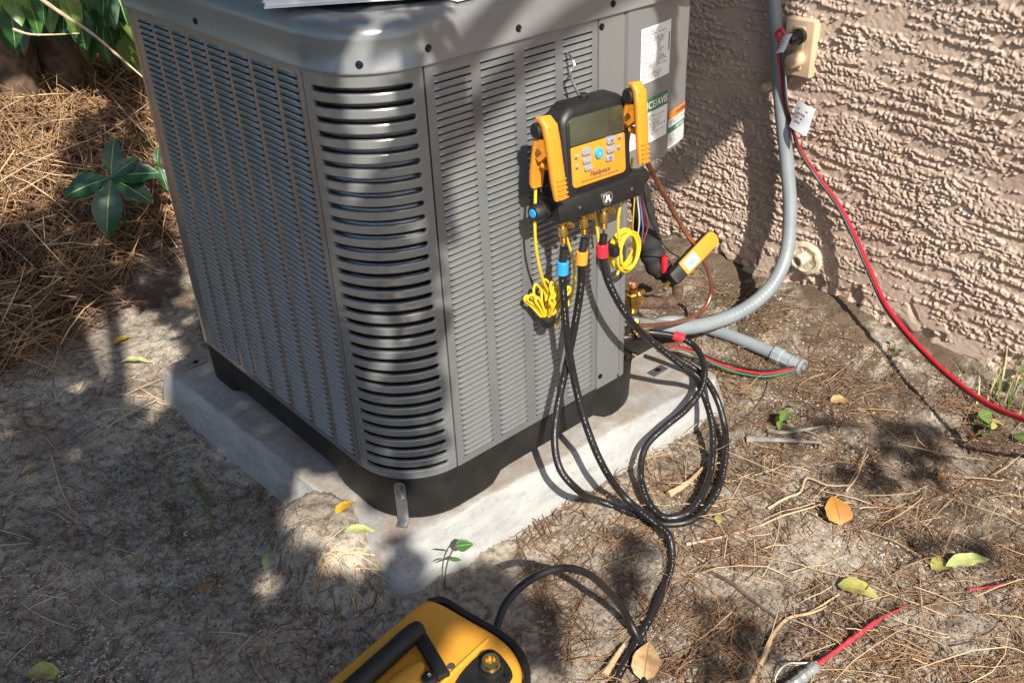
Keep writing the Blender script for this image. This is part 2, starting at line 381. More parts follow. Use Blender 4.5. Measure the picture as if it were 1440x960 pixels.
gx = axis(-.78, 1.42, .0042, 130); gy = axis(-.95, 1.30, .0044, 130)
GX, GY = np.meshgrid(gx, gy); far = sstep(3, 12, np.hypot(GX, GY)); GZ = gz(GX, GY)*(1-far)+G0*far
nx, ny = len(gx), len(gy); idx = np.arange(nx*ny).reshape(ny, nx)
gq = np.stack([idx[:-1, :-1].ravel(), idx[:-1, 1:].ravel(), idx[1:, 1:].ravel(), idx[1:, :-1].ravel()], 1)
tagobj(big('ground', np.stack([GX.ravel(), GY.ravel(), GZ.ravel()], 1), gq, M['soil']), kind='structure')

def atg(px, py, dz=0.0):
    """point of the ground under a photo pixel"""
    p = at(px, py, 'z', G0)
    for _ in range(25): p = .5*p+.5*at(px, py, 'z', float(gz(p[0], p[1]))+dz)
    return p

# ---------------------------------------------------------------- house wall with rough dragged stucco
WX = 1.34
NW = 800; WS = 1.6
def aniso_spec(lx, ly, tilt=0.0):
    def f(kx, ky):
        a = kx*cos(tilt)+ky*sin(tilt); b = -kx*sin(tilt)+ky*cos(tilt)
        return np.exp(-2*(pi*a*lx/WS)**2-2*(pi*b*ly/WS)**2)*(np.hypot(kx, ky) > 2)
    return f
n1 = tile_noise(NW, aniso_spec(.027, .0028, .04), 11)-.40*tile_noise(NW, aniso_spec(.040, .009, .04), 12)
n2 = tile_noise(NW, aniso_spec(.0030, .0027), 13); n3 = tile_noise(NW, aniso_spec(.09, .05), 14); n4 = tile_noise(NW, aniso_spec(.0019, .0018), 15)
raw = 1.0*n1+.28*n2+.40*n3+.34*n4
hst = .0050*sstep(.08, .38, raw)*(.5+.5*sstep(-1.2, .3, n3))+.0011*n4*sstep(-.3, .6, raw)+.0004*n2
wy = np.concatenate([np.arange(-3.2, -1.3, .03), np.arange(-1.3, -.64, .0042), np.arange(-.64, .62, .0020), np.arange(.62, 1.1, .006), np.arange(1.1, 3.2, .03)])
wz = np.concatenate([np.arange(-.28, .62, .0020), np.arange(.62, 1.1, .0045), np.arange(1.1, 2.6, .03)])
WY, WZ = np.meshgrid(wy, wz); H = sample(hst, WY, WZ, WS)
foot = sstep(-.075, -.14, WZ+.02*sample(T_A, WY, WZ+3, .9)+.012*sample(T_B, WY, WZ, 1.0))      # stucco broken away at the foot
H = H*(1-.75*foot)-.014*foot*sstep(-.5, .6, sample(T_A, WY+1, WZ, .55))
r1 = np.hypot(WY-.083, WZ+.047); H = H*(1-sstep(.055, .035, r1))                                # flat daub round the pipe stub
iw = np.arange(len(wy)*len(wz)).reshape(len(wz), len(wy))
wq = np.stack([iw[:-1, :-1].ravel(), iw[1:, :-1].ravel(), iw[1:, 1:].ravel(), iw[:-1, 1:].ravel()], 1)
house = root('house_wall', (WX, 0, G0), 'pinkish beige house wall in rough dragged stucco behind the grey unit', 'wall'); LOCAL.add(house.name)
o = big('stucco_face', np.stack([-H.ravel(), WY.ravel(), WZ.ravel()-G0], 1), wq, M['stucco'], house)
mb = MB(); rbox(mb, (.12, 0, 1.05), (.20, 6.3, 3.2), 0); mb.build('wall_core', M['stucco'], house, smooth=False)

# ---------------------------------------------------------------- concrete pad
def pad():
    Fp = np.array([-.030, .012]); Lp = np.array([-.060, .872]); Rp = np.array([.812, -.052]); Bp = Lp+(Rp-Fp)
    c = (Fp+Lp+Rp+Bp)/4; zt = -.100
    def ring(off, z, n=24):
        P = [Fp, Rp, Bp, Lp]; q = []
        # offset each corner outwards along both edges, rounded
        for i in range(4):
            p = P[i]; e0 = P[i]-P[i-1]; e1 = P[(i+1) % 4]-P[i]; e0 = e0/np.linalg.norm(e0); e1 = e1/np.linalg.norm(e1)
            n0 = np.array([e0[1], -e0[0]]); n1_ = np.array([e1[1], -e1[0]]); r = .022
            base = p-(n0+n1_)*r
            for k in range(5):
                a = k/4; nn = n0*(cos(a*pi/2))+n1_*(sin(a*pi/2)); q.append(base+nn*(r+off))
        out = []
        for i in range(len(q)):
            a_, b_ = q[i], q[(i+1) % len(q)]; m_ = n if np.linalg.norm(b_-a_) > .3 else 1
            for k in range(m_): out.append(a_+(b_-a_)*k/m_)
        out = [np.array([p[0], p[1]-max(0, -.1-z)*.38*min(1, max(0, 1-p[0]/.8))*(1 if p[1] < .2 else 0)]) for p in out]
        return [(p[0]+.0016*float(sample(T_B, p[0]*1.0, p[1]+z*4, .8)), p[1]+.0016*float(sample(T_B, p[0]+.4, p[1]+z*4, .8)), z+(.0012*float(sample(T_B, p[0], p[1], .6)) if z < -.1005 else 0)) for p in out]
    R = [ring(.036, -.26), ring(.031, -.20), ring(.026, -.165), ring(.013, -.125), ring(.0055, -.1075), ring(.0025, -.1028), ring(-.0015, -.1004), ring(-.006, zt)]
    R += [[(c[0]+(p[0]-c[0])*k_, c[1]+(p[1]-c[1])*k_, zt) for p in R[-1]] for k_ in (.85, .5)]
    n = len(R[0]); mb = MB(); V = [p for r in R for p in r]; Fc = []
    for i in range(len(R)-1):
        for k in range(n): Fc.append((i*n+k, i*n+(k+1) % n, (i+1)*n+(k+1) % n, (i+1)*n+k))
    Fc.append(tuple((len(R)-1)*n+k for k in range(n))); mb.add(V, Fc)
    o = mb.build('concrete_pad', M['concrete'], None, angle=45)
    tagobj(o, 'pale grey concrete pad with sloped edges under the grey outdoor unit', 'concrete pad')
pad()

# ---------------------------------------------------------------- outdoor condensing unit
ZT = .725; RC = .1244; UW = .667; UD = .79
unit = root('condensing_unit', (.33, .39, -.10), 'grey louvred outdoor air conditioner standing on the concrete pad', 'air conditioner')
def foot_ring(x0, y0, x1, y1, r, off, n=10):
    """rounded rectangle with per-corner radii (front, right, back, left), grown by off"""
    out = []
    for (cx, cy, sx, sy, a0, rr) in ((x0, y0, 1, 1, 180, r[0]), (x1, y0, -1, 1, 270, r[1]), (x1, y1, -1, -1, 0, r[2]), (x0, y1, 1, -1, 90, r[3])):
        ccx = cx+sx*rr; ccy = cy+sy*rr
        for k in range(n+1):
            a = radians(a0+90*k/n); R_ = max(.002, rr+off); out.append((ccx+R_*cos(a), ccy+R_*sin(a)))
    return out
def loft(mb, rings, close_top=False, close_bot=False):
    n = len(rings[0]); V = [p for r in rings for p in r]; Fc = []
    for i in range(len(rings)-1):
        for k in range(n): Fc.append((i*n+k, i*n+(k+1) % n, (i+1)*n+(k+1) % n, (i+1)*n+k))
    if close_top: Fc.append(tuple((len(rings)-1)*n+k for k in range(n)))
    if close_bot: Fc.append(tuple(range(n-1, -1, -1)))
    return mb.add(V, Fc)
# top cap: side band, rolled shoulder, raised rim and sunken deck
CR = (RC, .06, .06, .06)
capr = lambda off, z: [(x, y, z) for x, y in foot_ring(0, 0, .775, UD, CR, off, 14)]
mb = MB()
loft(mb, [capr(.0015, .7235), capr(.0045, .7215), capr(.0060, .7225), capr(.0060, .7265), capr(.0045, .7285), capr(.0045, .766), capr(.0035, .773), capr(.0005, .780), capr(-.006, .7865), capr(-.016, .7905), capr(-.030, .7925), capr(-.050, .7935), capr(-.053, .7934), capr(-.0555, .7926), capr(-.057, .7916), capr(-.058, .7914)], close_top=True)
cap = mb.build('top_cap', M['steel'], unit, angle=50)
mb = MB(); lathe(mb, [(0, .24), (.004, .242), (.008, .238), (.0085, .20), (.004, .19)], (.37, .40, .7914), (.37, .40, .81), 40); mb.build('fan_ring', M['steel'], cap)
for r_ in range(7):
    mb = MB(); tube(mb, [(.37+(.05+.03*r_)*cos(a), .40+(.05+.03*r_)*sin(a), .799) for a in np.linspace(0, 2*pi, 41)], .0022, 6); mb.build('grille_ring', M['steel'], cap)
# inner coil seen dark through the slots
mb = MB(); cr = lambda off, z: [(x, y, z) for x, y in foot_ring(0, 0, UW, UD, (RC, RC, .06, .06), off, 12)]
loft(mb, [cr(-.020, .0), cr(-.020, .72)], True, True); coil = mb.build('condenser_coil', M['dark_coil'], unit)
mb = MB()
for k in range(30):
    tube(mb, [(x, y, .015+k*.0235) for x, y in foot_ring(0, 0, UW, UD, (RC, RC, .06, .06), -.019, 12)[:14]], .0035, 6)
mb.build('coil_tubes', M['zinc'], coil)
# curved corner panel with slots
def cp(a, z, d=0.0):
    """a: arc length from the left seam (0) to the right seam; d: depth inwards"""
    th = pi+ (a/RC); R_ = RC-d
    return (RC+R_*cos(th), RC+R_*sin(th), z)
LARC = RC*pi/2; A0, A1 = .0012, LARC-.0012
mb = MB(); NS = 31; zb, ztop = .010, .708; pitch = (ztop-zb)/NS; sh = .0046; s0, s1 = .0175, LARC-.0175
inner = list(np.linspace(s0+sh, s1-sh, 17))
for i in range(NS):
    zc = zb+pitch*(i+.5); lo = zc-pitch/2; hi = zc+pitch/2
    hole = [(a, zc+sh) for a in inner]+[(s1-sh+sh*sin(t), zc+sh*cos(t)) for t in np.linspace(0, pi, 9)[1:-1]]+[(a, zc-sh) for a in inner[::-1]]+[(s0+sh-sh*sin(t), zc-sh*cos(t)) for t in np.linspace(0, pi, 9)[1:-1]]
    def outer(a, z):
        if s0+sh-1e-9 <= a <= s1-sh+1e-9: return (a, hi if z > zc else lo)
        if a > s1-sh:
            return (A1, zc+(z-zc)/sh*pitch/2)
        return (A0, zc+(z-zc)/sh*pitch/2)
    n = len(hole); V = []
    for (a, z) in hole: V.append(cp(*outer(a, z)))
    ce = .0011
    def grow(a, z, g):
        am = min(max(a, s0+sh), s1-sh); dx, dz = a-am, z-zc; l = math.hypot(dx, dz); return (am+dx*(1+g/l), zc+dz*(1+g/l))
    for (a, z) in hole: V.append(cp(*grow(a, z, .0014)))
    for (a, z) in hole: V.append(cp(a, z, .0008))
    for (a, z) in hole: V.append(cp(*grow(a, z, -.0003), .005))
    Fc = []
    for r_ in range(3):
        for k in range(n): Fc.append((r_*n+k, r_*n+(k+1) % n, (r_+1)*n+(k+1) % n, (r_+1)*n+k))
    for (aa, ks) in ((A1, (16, 17)), (A1, (23, 24)), (A0, (40, 41)), (A0, (47, 0))):   # corner triangles
        z_ = hi if ks in ((16, 17), (47, 0)) else lo
        b = len(V); V.append(cp(aa, z_)); Fc.append((ks[0] % n, b, ks[1] % n))
    mb.add(V, Fc)
us = list(np.linspace(A0, A1, 21))
grid(mb, lambda a, z: cp(a, z), us, [ztop, .727]); grid(mb, lambda a, z: cp(a, z, .0 if z > .0005 else .0012), us, [-.0005, .0012, zb])
for a_ in (A0, A1): grid(mb, lambda d, z: cp(a_, z, d), [0, .008], [0, .727])
panel_c = mb.build('corner_panel', M['steel'], unit, angle=18, fixn=False)
# screws on the cap
def screw(p, nrm, parent, r=.0042, mat='screw'):
    p = np.asarray(p, float); nrm = np.asarray(nrm, float); nrm = nrm/np.linalg.norm(nrm)
    mb = MB(); lathe(mb, [(-.002, r*1.35), (.0008, r*1.35), (.001, r), (.0032, r*.95), (.0036, r*.6), (.0026, r*.35)], p, p+nrm, 10); return mb.build('screw', M[mat], parent)
for (px, py) in ((275, 30), (729, 40), (862, 5.5), (602, 68)):
    if px < 400: p = at(px, py, 'x', -.0045); screw(p, (-1, 0, 0), cap)
    else: p = at(px, py, 'y', -.0045); screw(p, (0, -1, 0), cap)
screw((RC-(RC+.0045)*cos(radians(48)), RC-(RC+.0045)*sin(radians(48)), .736), (-.67, -.74, 0), cap)
# louvre slats: top edge pressed inwards, lower lip flush; shared mesh per width
def louver_mesh(w_, p_, g=.34, d0=.0034):
    """proud slat: flush at the top, lip standing out above an open slit"""
    us = [0, .0022, .0055, .0115, w_*.5, w_-.0115, w_-.0055, w_-.0022, w_]
    dep = lambda u: math.sin(min(1, min(u, w_-u)/.0115)*pi/2)
    mb = MB(); rows = [(g, .60), (g-.02, .93), (g+.02, 1.0), (g+.09, .74), (g+.19, .36), (g+.33, .12), (1.005, 0)]
    V = []; n = len(us)
    for (v, k) in rows:
        for u in us: V.append((u, -d0*k*dep(u), (v-(1-dep(u))*(.07 if v < g+.2 else 0))*p_))
    Fc = [(j*n+i, j*n+i+1, (j+1)*n+i+1, (j+1)*n+i) for j in range(len(rows)-1) for i in range(n-1)]
    return mb.add(V, Fc)
LP = (.712-.014)/63
RCOLS = [(.142, .211), (.2295, .297), (.318, .3835), (.401, .467)]
LCOLS = [(.140, .198), (.209, .276), (.286, .352), (.362, .424), (.435, .493), (.503, .558), (.569, .630), (.641, .697)]
def strips(fn, u0, u1, cols):
    mb = MB(); edges = [u0]+[e for c in sorted(cols) for e in c]+[u1]
    for i in range(0, len(edges), 2): grid(mb, fn, [edges[i], edges[i+1]], list(np.linspace(.014, .712, 12)))
    for c in cols:
        grid(mb, fn, list(np.linspace(c[0], c[1], 3)), [-.0005, .014]); grid(mb, fn, list(np.linspace(c[0], c[1], 3)), [.712, .727])
    for i in range(0, len(edges), 2):
        grid(mb, fn, [edges[i], edges[i+1]], [-.0005, .014]); grid(mb, fn, [edges[i], edges[i+1]], [.712, .727])
    return mb
mbp = strips(lambda u, z: (u, 0, z), RC+.0022, .4790, RCOLS)
for u_ in (RC+.0022, .4790): grid(mbp, lambda d, z: (u_, d, z), [0, .008], [0, .727])
panel_r = mbp.build('louver_panel', M['louver'], unit, fixn=False, label='sunlit louvred panel with four columns of slats')
mbp = strips(lambda u, z: (0, u, z), RC+.0012, .7244, LCOLS)
for u_ in (RC+.0012, .7244): grid(mbp, lambda d, z: (d, u_, z), [0, .008], [0, .727])
panel_l = mbp.build('louver_panel', M['louver'], unit, fixn=False, label='shaded louvred panel with eight columns of slats')
nl = 0
for (c0, c1) in RCOLS:
    me = louver_mesh(c1-c0, LP).mesh('louver', M['louver'], angle=50)
    for i in range(63):
        o = link('louver', me, panel_r); o.location = (c0, 0, .014+i*LP); nl += 1
rest = MB()
for ci, (c0, c1) in enumerate(LCOLS):
    src = louver_mesh(c1-c0, LP, .50, .0044); V = [(d, (c1-c0)-u, z) for (u, d, z) in src.v]
    if ci == 0:
        ml = MB().add(V, src.f); me = ml.mesh('louver', M['louver'], angle=50)
    for i in range(63):
        if ci == 0 and nl < 300:
            o = link('louver', me, panel_l); o.location = (0, c0, .014+(62-i)*LP); nl += 1
        else:
            z0 = .014+((62-i) if ci == 0 else i)*LP; rest.add([(a, b+c0, c+z0) for a, b, c in V], src.f)
o = rest.build('louvers', M['louver'], panel_l, angle=50, fixn=False); o['kind'] = 'stuff'
# back corner beyond the shaded panel and rear sides
mb = MB(); ring = foot_ring(0, 0, UW, UD, (RC, RC, .06, .06), 0, 10)
pts = [p for p in ring if (p[1] > .7245 or (p[0] > .6 and p[1] > .3))]
pts = sorted([p for p in pts if p[1] > .72], key=lambda p: p[0])+sorted([p for p in pts if p[1] <= .72], key=lambda p: -p[1])
pts = [(0, .7256)]+pts+[(UW, .30)]
V = [(x, y, z) for z in (0, .727) for x, y in pts]; n = len(pts); mb.add(V, [(k, k+1, n+k+1, n+k) for k in range(n-1)]); mb.build('rear_panel', M['steel'], unit)
# plain side panel beside the louvres, with rolled edge
def spf(u, z):
    bx = [(.4825, .004), (.4835, .0), (.5425, .0), (.5440, .0035), (.5480, .0035), (.5495, .0), (.560, .001), (.5655, .004), (.568, .010), (.568, .022)]
    return (bx[u][0], bx[u][1], z)
mb = MB(); grid(mb, spf, range(10), [-.004, .2, .45, .727])
side = mb.build('side_panel', M['steel'], unit, angle=40)
screw(at(846, 38, 'y', 0), (0, -1, 0), side); screw(at(843.7, 528.7, 'y', 0), (0, -1, 0), side); screw(at(883, 235, 'y', -.001), (0, -1, 0), side)
# control box cover at the service corner: gently curved face, tight outer edge
R1 = .6; L1 = .205
def bxp(s):
    """path of the cover: s arc length -> (x, y, nx, ny)"""
    if s <= L1: a = s/R1; return (.552+R1*sin(a), R1*(1-cos(a))-.0005, sin(a), -cos(a))
    a1 = L1/R1; x1 = .552+R1*sin(a1); y1 = R1*(1-cos(a1)); r = .024; s2 = s-L1; am = pi/2-a1
    if s2 <= r*am: a = a1+s2/r; return (x1+r*(sin(a)-sin(a1)), y1+r*(cos(a1)-cos(a)), sin(a), -cos(a))
    x2 = x1+r*(1-sin(a1)); y2 = y1+r*cos(a1); return (x2, y2+(s2-r*am), 1, 0)
def box_pt(s, z, d=0.0): x, y, a, b = bxp(s); return (x+a*d, y+b*d, z)
ss = list(np.linspace(0, L1, 18))+list(np.linspace(L1, L1+.04, 8))[1:]+[L1+.12, L1+.2]
zbot = lambda s: .432+.020*float(sstep(L1-.03, L1+.02, s))
mb = MB(); V = []; n = len(ss)
for lev in (0, 1, 2, 3, 4):
    for s_ in ss:
        zb_ = zbot(s_)
        V.append(box_pt(s_, *((zb_+.004, -.05) if lev == 0 else (zb_+.0005, -.006) if lev == 1 else (zb_+.002, 0) if lev == 2 else (zb_+.15, 0) if lev == 3 else (.727, 0))))
mb.add(V, [(j*n+i, j*n+i+1, (j+1)*n+i+1, (j+1)*n+i) for j in range(4) for i in range(n-1)])
cbox = mb.build('control_cover', M['steel'], unit, angle=40, label='curved control cover carrying the printed labels')
mb = MB(); rbox(mb, (.63, .20, .30), (.06, .22, .60), .004); mb.build('inner_bracket', M['zinc'], unit)
# printed labels on the cover
def s_of(px, py):
    """cover coordinates (s, z) under a pixel"""
    best = None
    for s_ in np.linspace(0, L1+.035, 160):
        x, y, a, b = bxp(s_); d = FW+RT*(px-720)/F_PX-UP*(py-480)/F_PX; t = (x-CAM[0])/d[0] if True else 0
        q = CAM+d*(((np.array([x, y, 0])-CAM)[:2]@np.array([a, b]))/(d[:2]@np.array([a, b])))
        e = math.hypot(q[0]-x, q[1]-y)
        if best is None or e < best[0]: best = (e, s_, q[2])
    return best[1], best[2]
def label_sheet(c0, c1, zlo, zhi, mat, parent, d=.0005, name='label_sheet', lab=None):
    mb = MB(); grid(mb, lambda s_, z: box_pt(s_, z, d), list(np.linspace(c0, c1, 10)), [zlo, zhi]); return mb.build(name, M[mat], parent, fixn=False, label=lab)
def print_lines(c0, c1, zlo, zhi, rows, parent, mat='grey_ink', seed=1, d=.0010, fill=.8):
    rr = random.Random(seed); mb = MB(); hgt = (zhi-zlo)/rows
    for i in range(rows):
        z = zhi-hgt*(i+.5); s_ = c0; end = c0+(c1-c0)*rr.uniform(fill*.6, 1)
        while s_ < end:
            l = rr.uniform(.002, .009); e = min(end, s_+l)
            mb.add([box_pt(s_, z-hgt*.26, d), box_pt(e, z-hgt*.26, d), box_pt(e, z+hgt*.26, d), box_pt(s_, z+hgt*.26, d)], [(0, 1, 2, 3)]); s_ = e+rr.uniform(.0012, .004)
    return mb.build('print', M[mat], parent, smooth=False, fixn=False)
a0, zt0 = s_of(902, 42); a1_, zt1 = s_of(944, 26); _, zb0 = s_of(901, 120)
lab1 = label_sheet(a0, a1_, zb0, zt0, 'white_print', cbox, lab='white rating label with rows of small print')
hh = zt0-zb0; ww = a1_-a0
print_lines(a0+.004, a1_-.004, zb0+hh*.84, zt0-.003, 3, lab1, 'grey_ink', 3); print_lines(a0+.004, a0+ww*.45, zb0+hh*.2, zb0+hh*.82, 17, lab1, 'grey_ink', 4, fill=.9); print_lines(a0+ww*.5, a1_-.012, zb0+hh*.25, zb0+hh*.80, 14, lab1, 'grey_ink', 5, fill=.45)
print_lines(a0+.004, a1_-.02, zb0+.004, zb0+hh*.17, 3, lab1, 'grey_ink', 6)
mb = MB(); mb.add([box_pt(a1_-.007, zb0+hh*.45, .001), box_pt(a1_-.004, zb0+hh*.45, .001), box_pt(a1_-.004, zb0+hh*.78, .001), box_pt(a1_-.007, zb0+hh*.78, .001)], [(0, 1, 2, 3)]); mb.build('print_bar', M['ink'], lab1, smooth=False, fixn=False)
b1, zt2 = s_of(939, 127); _, zb2 = s_of(938, 187); b0 = b1-.115
lab2 = label_sheet(b0, b1, zb2, zt2, 'white_print', cbox, lab='white and green label headed NOTICE/AVIS')
band = label_sheet(b0, b1, zt2-.024, zt2+.0003, 'green_ink', lab2, d=.0009, name='green_band')
text_mesh('NOTICE/AVIS', .0185, lambda u, v: box_pt(b1-.0015+u, zt2-.0125+v, .0014), 'RIGHT', bold=True).build('lettering', M['white_print'], lab2, smooth=False, fixn=False)
print_lines(b0+.004, b1-.004, zb2+.012, zt2-.030, 12, lab2, 'grey_ink', 8)
c0, zt3 = s_of(940, 158); c1, _ = s_of(969, 144); _, zb3 = s_of(938, 213); c1 = max(c1, c0+.055)
lab3 = label_sheet(c0, c1, zb3+.004, zt3, 'white_print', cbox, d=.0007, lab='white label with an orange warning band and a green band')
label_sheet(c0, c1, zt3-.016, zt3+.0003, 'orange_ink', lab3, d=.0011, name='orange_band')
text_mesh('WARNING', .0105, lambda u, v: box_pt((c0+c1)/2+.005+u, zt3-.0085+v, .0016), bold=True).build('lettering', M['ink'], lab3, smooth=False, fixn=False)
mb = MB(); mb.add([box_pt(c0+.004, zt3-.013, .0016), box_pt(c0+.014, zt3-.013, .0016), box_pt(c0+.009, zt3-.004, .0016)], [(0, 1, 2)]); mb.build('warning_triangle', M['wire_yellow'], lab3, smooth=False, fixn=False)
zg = zb3+(zt3-zb3)*.52
label_sheet(c0, c1-.004, zg-.006, zg+.006, 'green_ink', lab3, d=.0011, name='green_band')
text_mesh('NOTICE', .0095, lambda u, v: box_pt((c0+c1)/2+u, zg+v, .0016), bold=True).build('lettering', M['white_print'], lab3, smooth=False, fixn=False)
print_lines(c0+.003, c1-.004, zg+.009, zt3-.018, 4, lab3, 'ink', 9); print_lines(c0+.003, c1-.006, zb3+.008, zg-.008, 6, lab3, 'grey_ink', 10)
# small sticker with a bar code on the cap
p0 = at(652, 2, 'z', .794); mb = MB(); rbox(mb, (p0[0]+.01, p0[1]+.02, .7942), (.036, .03, .0006), 0); st = mb.build('sticker', M['white_print'], cap, smooth=False)
mb = MB()
for k in range(9): rbox(mb, (p0[0]+.001+.0022*k, p0[1]+.018, .7947), (.0009 if k % 2 else .0014, .018, .0003), 0)
mb.build('print', M['ink'], st, smooth=False)
# black moulded base with feet
rb = foot_ring(0, 0, UW, UD, (RC, RC, .06, .06), 0, 10)
def dens(ring, step=.02):
    out = []
    for i in range(len(ring)):
        a = np.array(ring[i]); b = np.array(ring[(i+1) % len(ring)]); m_ = max(1, int(np.linalg.norm(b-a)/step))
        out += [tuple(a+(b-a)*k/m_) for k in range(m_)]
    return out
rb = dens(rb); cx, cy = UW/2, UD/2
def inset(p, d): v = np.array([p[0]-cx, p[1]-cy]); l = np.linalg.norm(v); v = v*(1-d/l); return (cx+v[0], cy+v[1])
def bz(p):
    e = min(max(p[0]-.20, 0), max(UW-.135-p[0], 0)) if (p[1] < .12) else (min(max(p[1]-.20, 0), max(UD-.12-p[1], 0)) if (p[0] < .12 or p[0] > UW-.12) else min(max(p[0]-.16, 0), max(UW-.16-p[0], 0)))
    return -.0985+.026*float(sstep(0, .035, e))
mb = MB()
loft(mb, [[(*inset(p, .012), .004) for p in rb], [(*inset(p, .003), .002) for p in rb], [(*inset(p, .0015), -.002) for p in rb], [(*inset(p, .003), -.010) for p in rb], [(*inset(p, .007), bz(p)+.004) for p in rb], [(*inset(p, .010), bz(p)) for p in rb], [(*inset(p, .05), bz(p)) for p in rb]], close_top=False)
loft(mb, [[(*inset(p, .012), .004) for p in rb], [(*inset(p, .3), .0041) for p in rb]], close_top=True)
mb.build('base_pan', M['black_plastic'], unit, angle=40)
for (px, py) in ((276, 510), (925, 521)):     # hold-down lugs with bolts
    p = at(px, py, 'z', -.097); mb = MB(); rbox(mb, p, (.045, .022, .004), .002); lg = mb.build('hold_down_lug', M['zinc'], unit)
    screw((p[0], p[1], -.095), (0, 0, 1), lg, .005)
# slotted steel strap on the front corner
ang = radians(225-6); nn = np.array([cos(ang), sin(ang), 0]); tt = np.array([-sin(ang), cos(ang), 0]); pc = np.array([RC, RC, 0])+nn*(RC-.001)
def strap(u, z, d=.0): return tuple(pc+tt*u+nn*d+np.array([0, 0, z]))
mb = MB(); O = rrect(.021, .092, (.001, .010, .010, .001)); rprism(mb, O, .0035, .001, .0006, f=lambda x, y, z: strap(x, z-.053, y)); stp = mb.build('bracket_strap', M['zinc'], unit)
mb = MB(); rbox(mb, pc+nn*.010+np.array([0, 0, -.0975]), (.018, .021, .003), .0008, M=np.stack([nn, tt, [0, 0, 1]], 1)); mb.build('bracket_foot', M['zinc'], stp)
for (u, z) in ((.0042, -.020), (-.0042, -.031)):
    mb = MB(); rprism(mb, rrect(.0046, .016, .0022), .0042, .0038, .0001, f=lambda x, y, zz: strap(x+u, zz+z, y)); mb.build('slot', M['ink'], stp, smooth=False)
mb = MB(); p = np.array(strap(.004, -.043, .004)); lathe(mb, [(0, .0062), (.001, .0062), (.0012, .0044), (.0048, .0042), (.0056, .002)], p, p+nn, 6); mb.build('bolt', M['bright'], stp, smooth=False)
# brass service valves at the open corner
def V3(px, py, y): return at(px, py, 'y', y)
vy = .075
mb = MB(); a = V3(889, 405, vy); b = V3(891, 447, vy); lathe(mb, [(0, .008), (.001, .011), (.012, .011), (.013, .0145), (.040, .0145), (.041, .010), (.058, .010), (.060, .007)], a, b, 6); vb = mb.build('service_valve', M['brass'], unit, angle=25)
mb = MB(); a = V3(893, 426, vy); lathe(mb, [(0, .013), (.018, .013), (.019, .0105), (.03, .0105)], a-np.array([.006, 0, 0]), a+np.array([.05, .008, -.004]), 14); mb.build('valve_port', M['brass'], vb)
mb = MB(); a = V3(900, 412, vy-.012); lathe(mb, [(0, .006), (.003, .008), (.012, .008), (.0125, .006), (.02, .006)], a-np.array([.01, 0, 0]), a+np.array([.03, 0, .001]), 6); mb.build('flare_nut', M['brass'], vb, angle=25)
mb = MB(); a = V3(890, 400, vy); lathe(mb, [(0, .010), (.003, .0115), (.008, .0105), (.012, .006)], a-np.array([0, 0, .004]), a+np.array([0, 0, .02]), 16); mb.build('valve_cap', M['copper'], vb)
mb = MB(); a = V3(893, 452, vy-.02); b = V3(896, 475, vy-.02); lathe(mb, [(0, .008), (.002, .0105), (.016, .0115), (.018, .0135), (.026, .0135), (.030, .009)], a, b, 12); vb2 = mb.build('service_valve', M['brass'], unit, angle=25)
mb = MB(); a = V3(903, 468, vy-.03); lathe(mb, [(0, .006), (.012, .006), (.0125, .0085), (.022, .0085), (.023, .006), (.035, .0055)], a-np.array([.02, 0, 0]), a+np.array([.04, -.006, -.004]), 8); mb.build('valve_port', M['brass'], vb2, angle=25)
mb = MB(); rbox(mb, V3(900, 484, .04), (.07, .05, .006), .002); mb.build('valve_bracket', M['black_plastic'], unit)

# ---------------------------------------------------------------- notebook of papers lying on the cap
p = at(371, 13, 'z', .7995); q = at(600, -2, 'z', .7995); e = (q-p); e[2] = 0; e /= np.linalg.norm(e); f_ = np.array([-e[1], e[0], 0])
nb = root('document_folder', tuple(p), 'white document folder lying on top of the grey unit', 'folder')
Mn = np.stack([e, f_, [0, 0, 1]], 1); cc = p+e*.15+f_*.105
mb = MB(); rbox(mb, cc+np.array([0, 0, .0010]), (.30, .21, .002), .0005, Mn); mb.build('back_cover', M['paper'], nb, smooth=False)
mb = MB(); rbox(mb, cc+np.array([0, 0, .0052]), (.296, .206, .006), .0008, Mn); mb.build('pages', M['paper'], nb, smooth=False)
mb = MB(); rbox(mb, cc+np.array([0, 0, .0094]), (.30, .21, .002), .0005, Mn); mb.build('front_cover', M['paper'], nb, smooth=False)

# ---------------------------------------------------------------- digital manifold gauge hanging on the louvres
YF = -.088                                         # front face plane of the gauge
man = root('manifold_gauge', (.40, -.05, .45), 'black and yellow digital manifold gauge hanging by a wire hook on the louvres', 'gauge')
cxm, czm = .398, .545
# leaning: rotate about the block so that the top rests closer to the panel
def mf(x, y, z):
    k = (z-.46)*.10; sh_ = (x-cxm)*-.045          # top leans towards the louvres, body hangs slightly askew
    return (x+(z-.46)*.03, y+k, z+sh_)
O = []
for (x, z) in rrect(.160, .160, (.016, .030, .030, .016), 7):
    zz = z+.006*cos(min(1, abs(x)/.07)*pi/2) if z > .04 else z
    O.append((x+cxm+.008, zz+czm-.010))
mb = MB(); rprism(mb, O, YF+.006, -.044, .014, f=mf, nb=5); body = mb.build('rubber_boot', M['rubber'], man, angle=50)
O2 = [(x*.845+cxm+.004, z+czm-.012) for (x, z) in rrect(.158, .134, (.010, .014, .014, .010), 5)]
mb = MB(); rprism(mb, O2, YF+.0045, -.03, .0015, f=mf); face = mb.build('face_frame', M['rubber'], man)
O3 = [(x+cxm+.004, z+.488+.0335) for (x, z) in rrect(.124, .066, (.008, .003, .003, .008), 4)]
mb = MB(); rprism(mb, O3, YF+.0030, -.05, .0008, f=mf); key = mb.build('keypad_panel', M['yellow'], man)
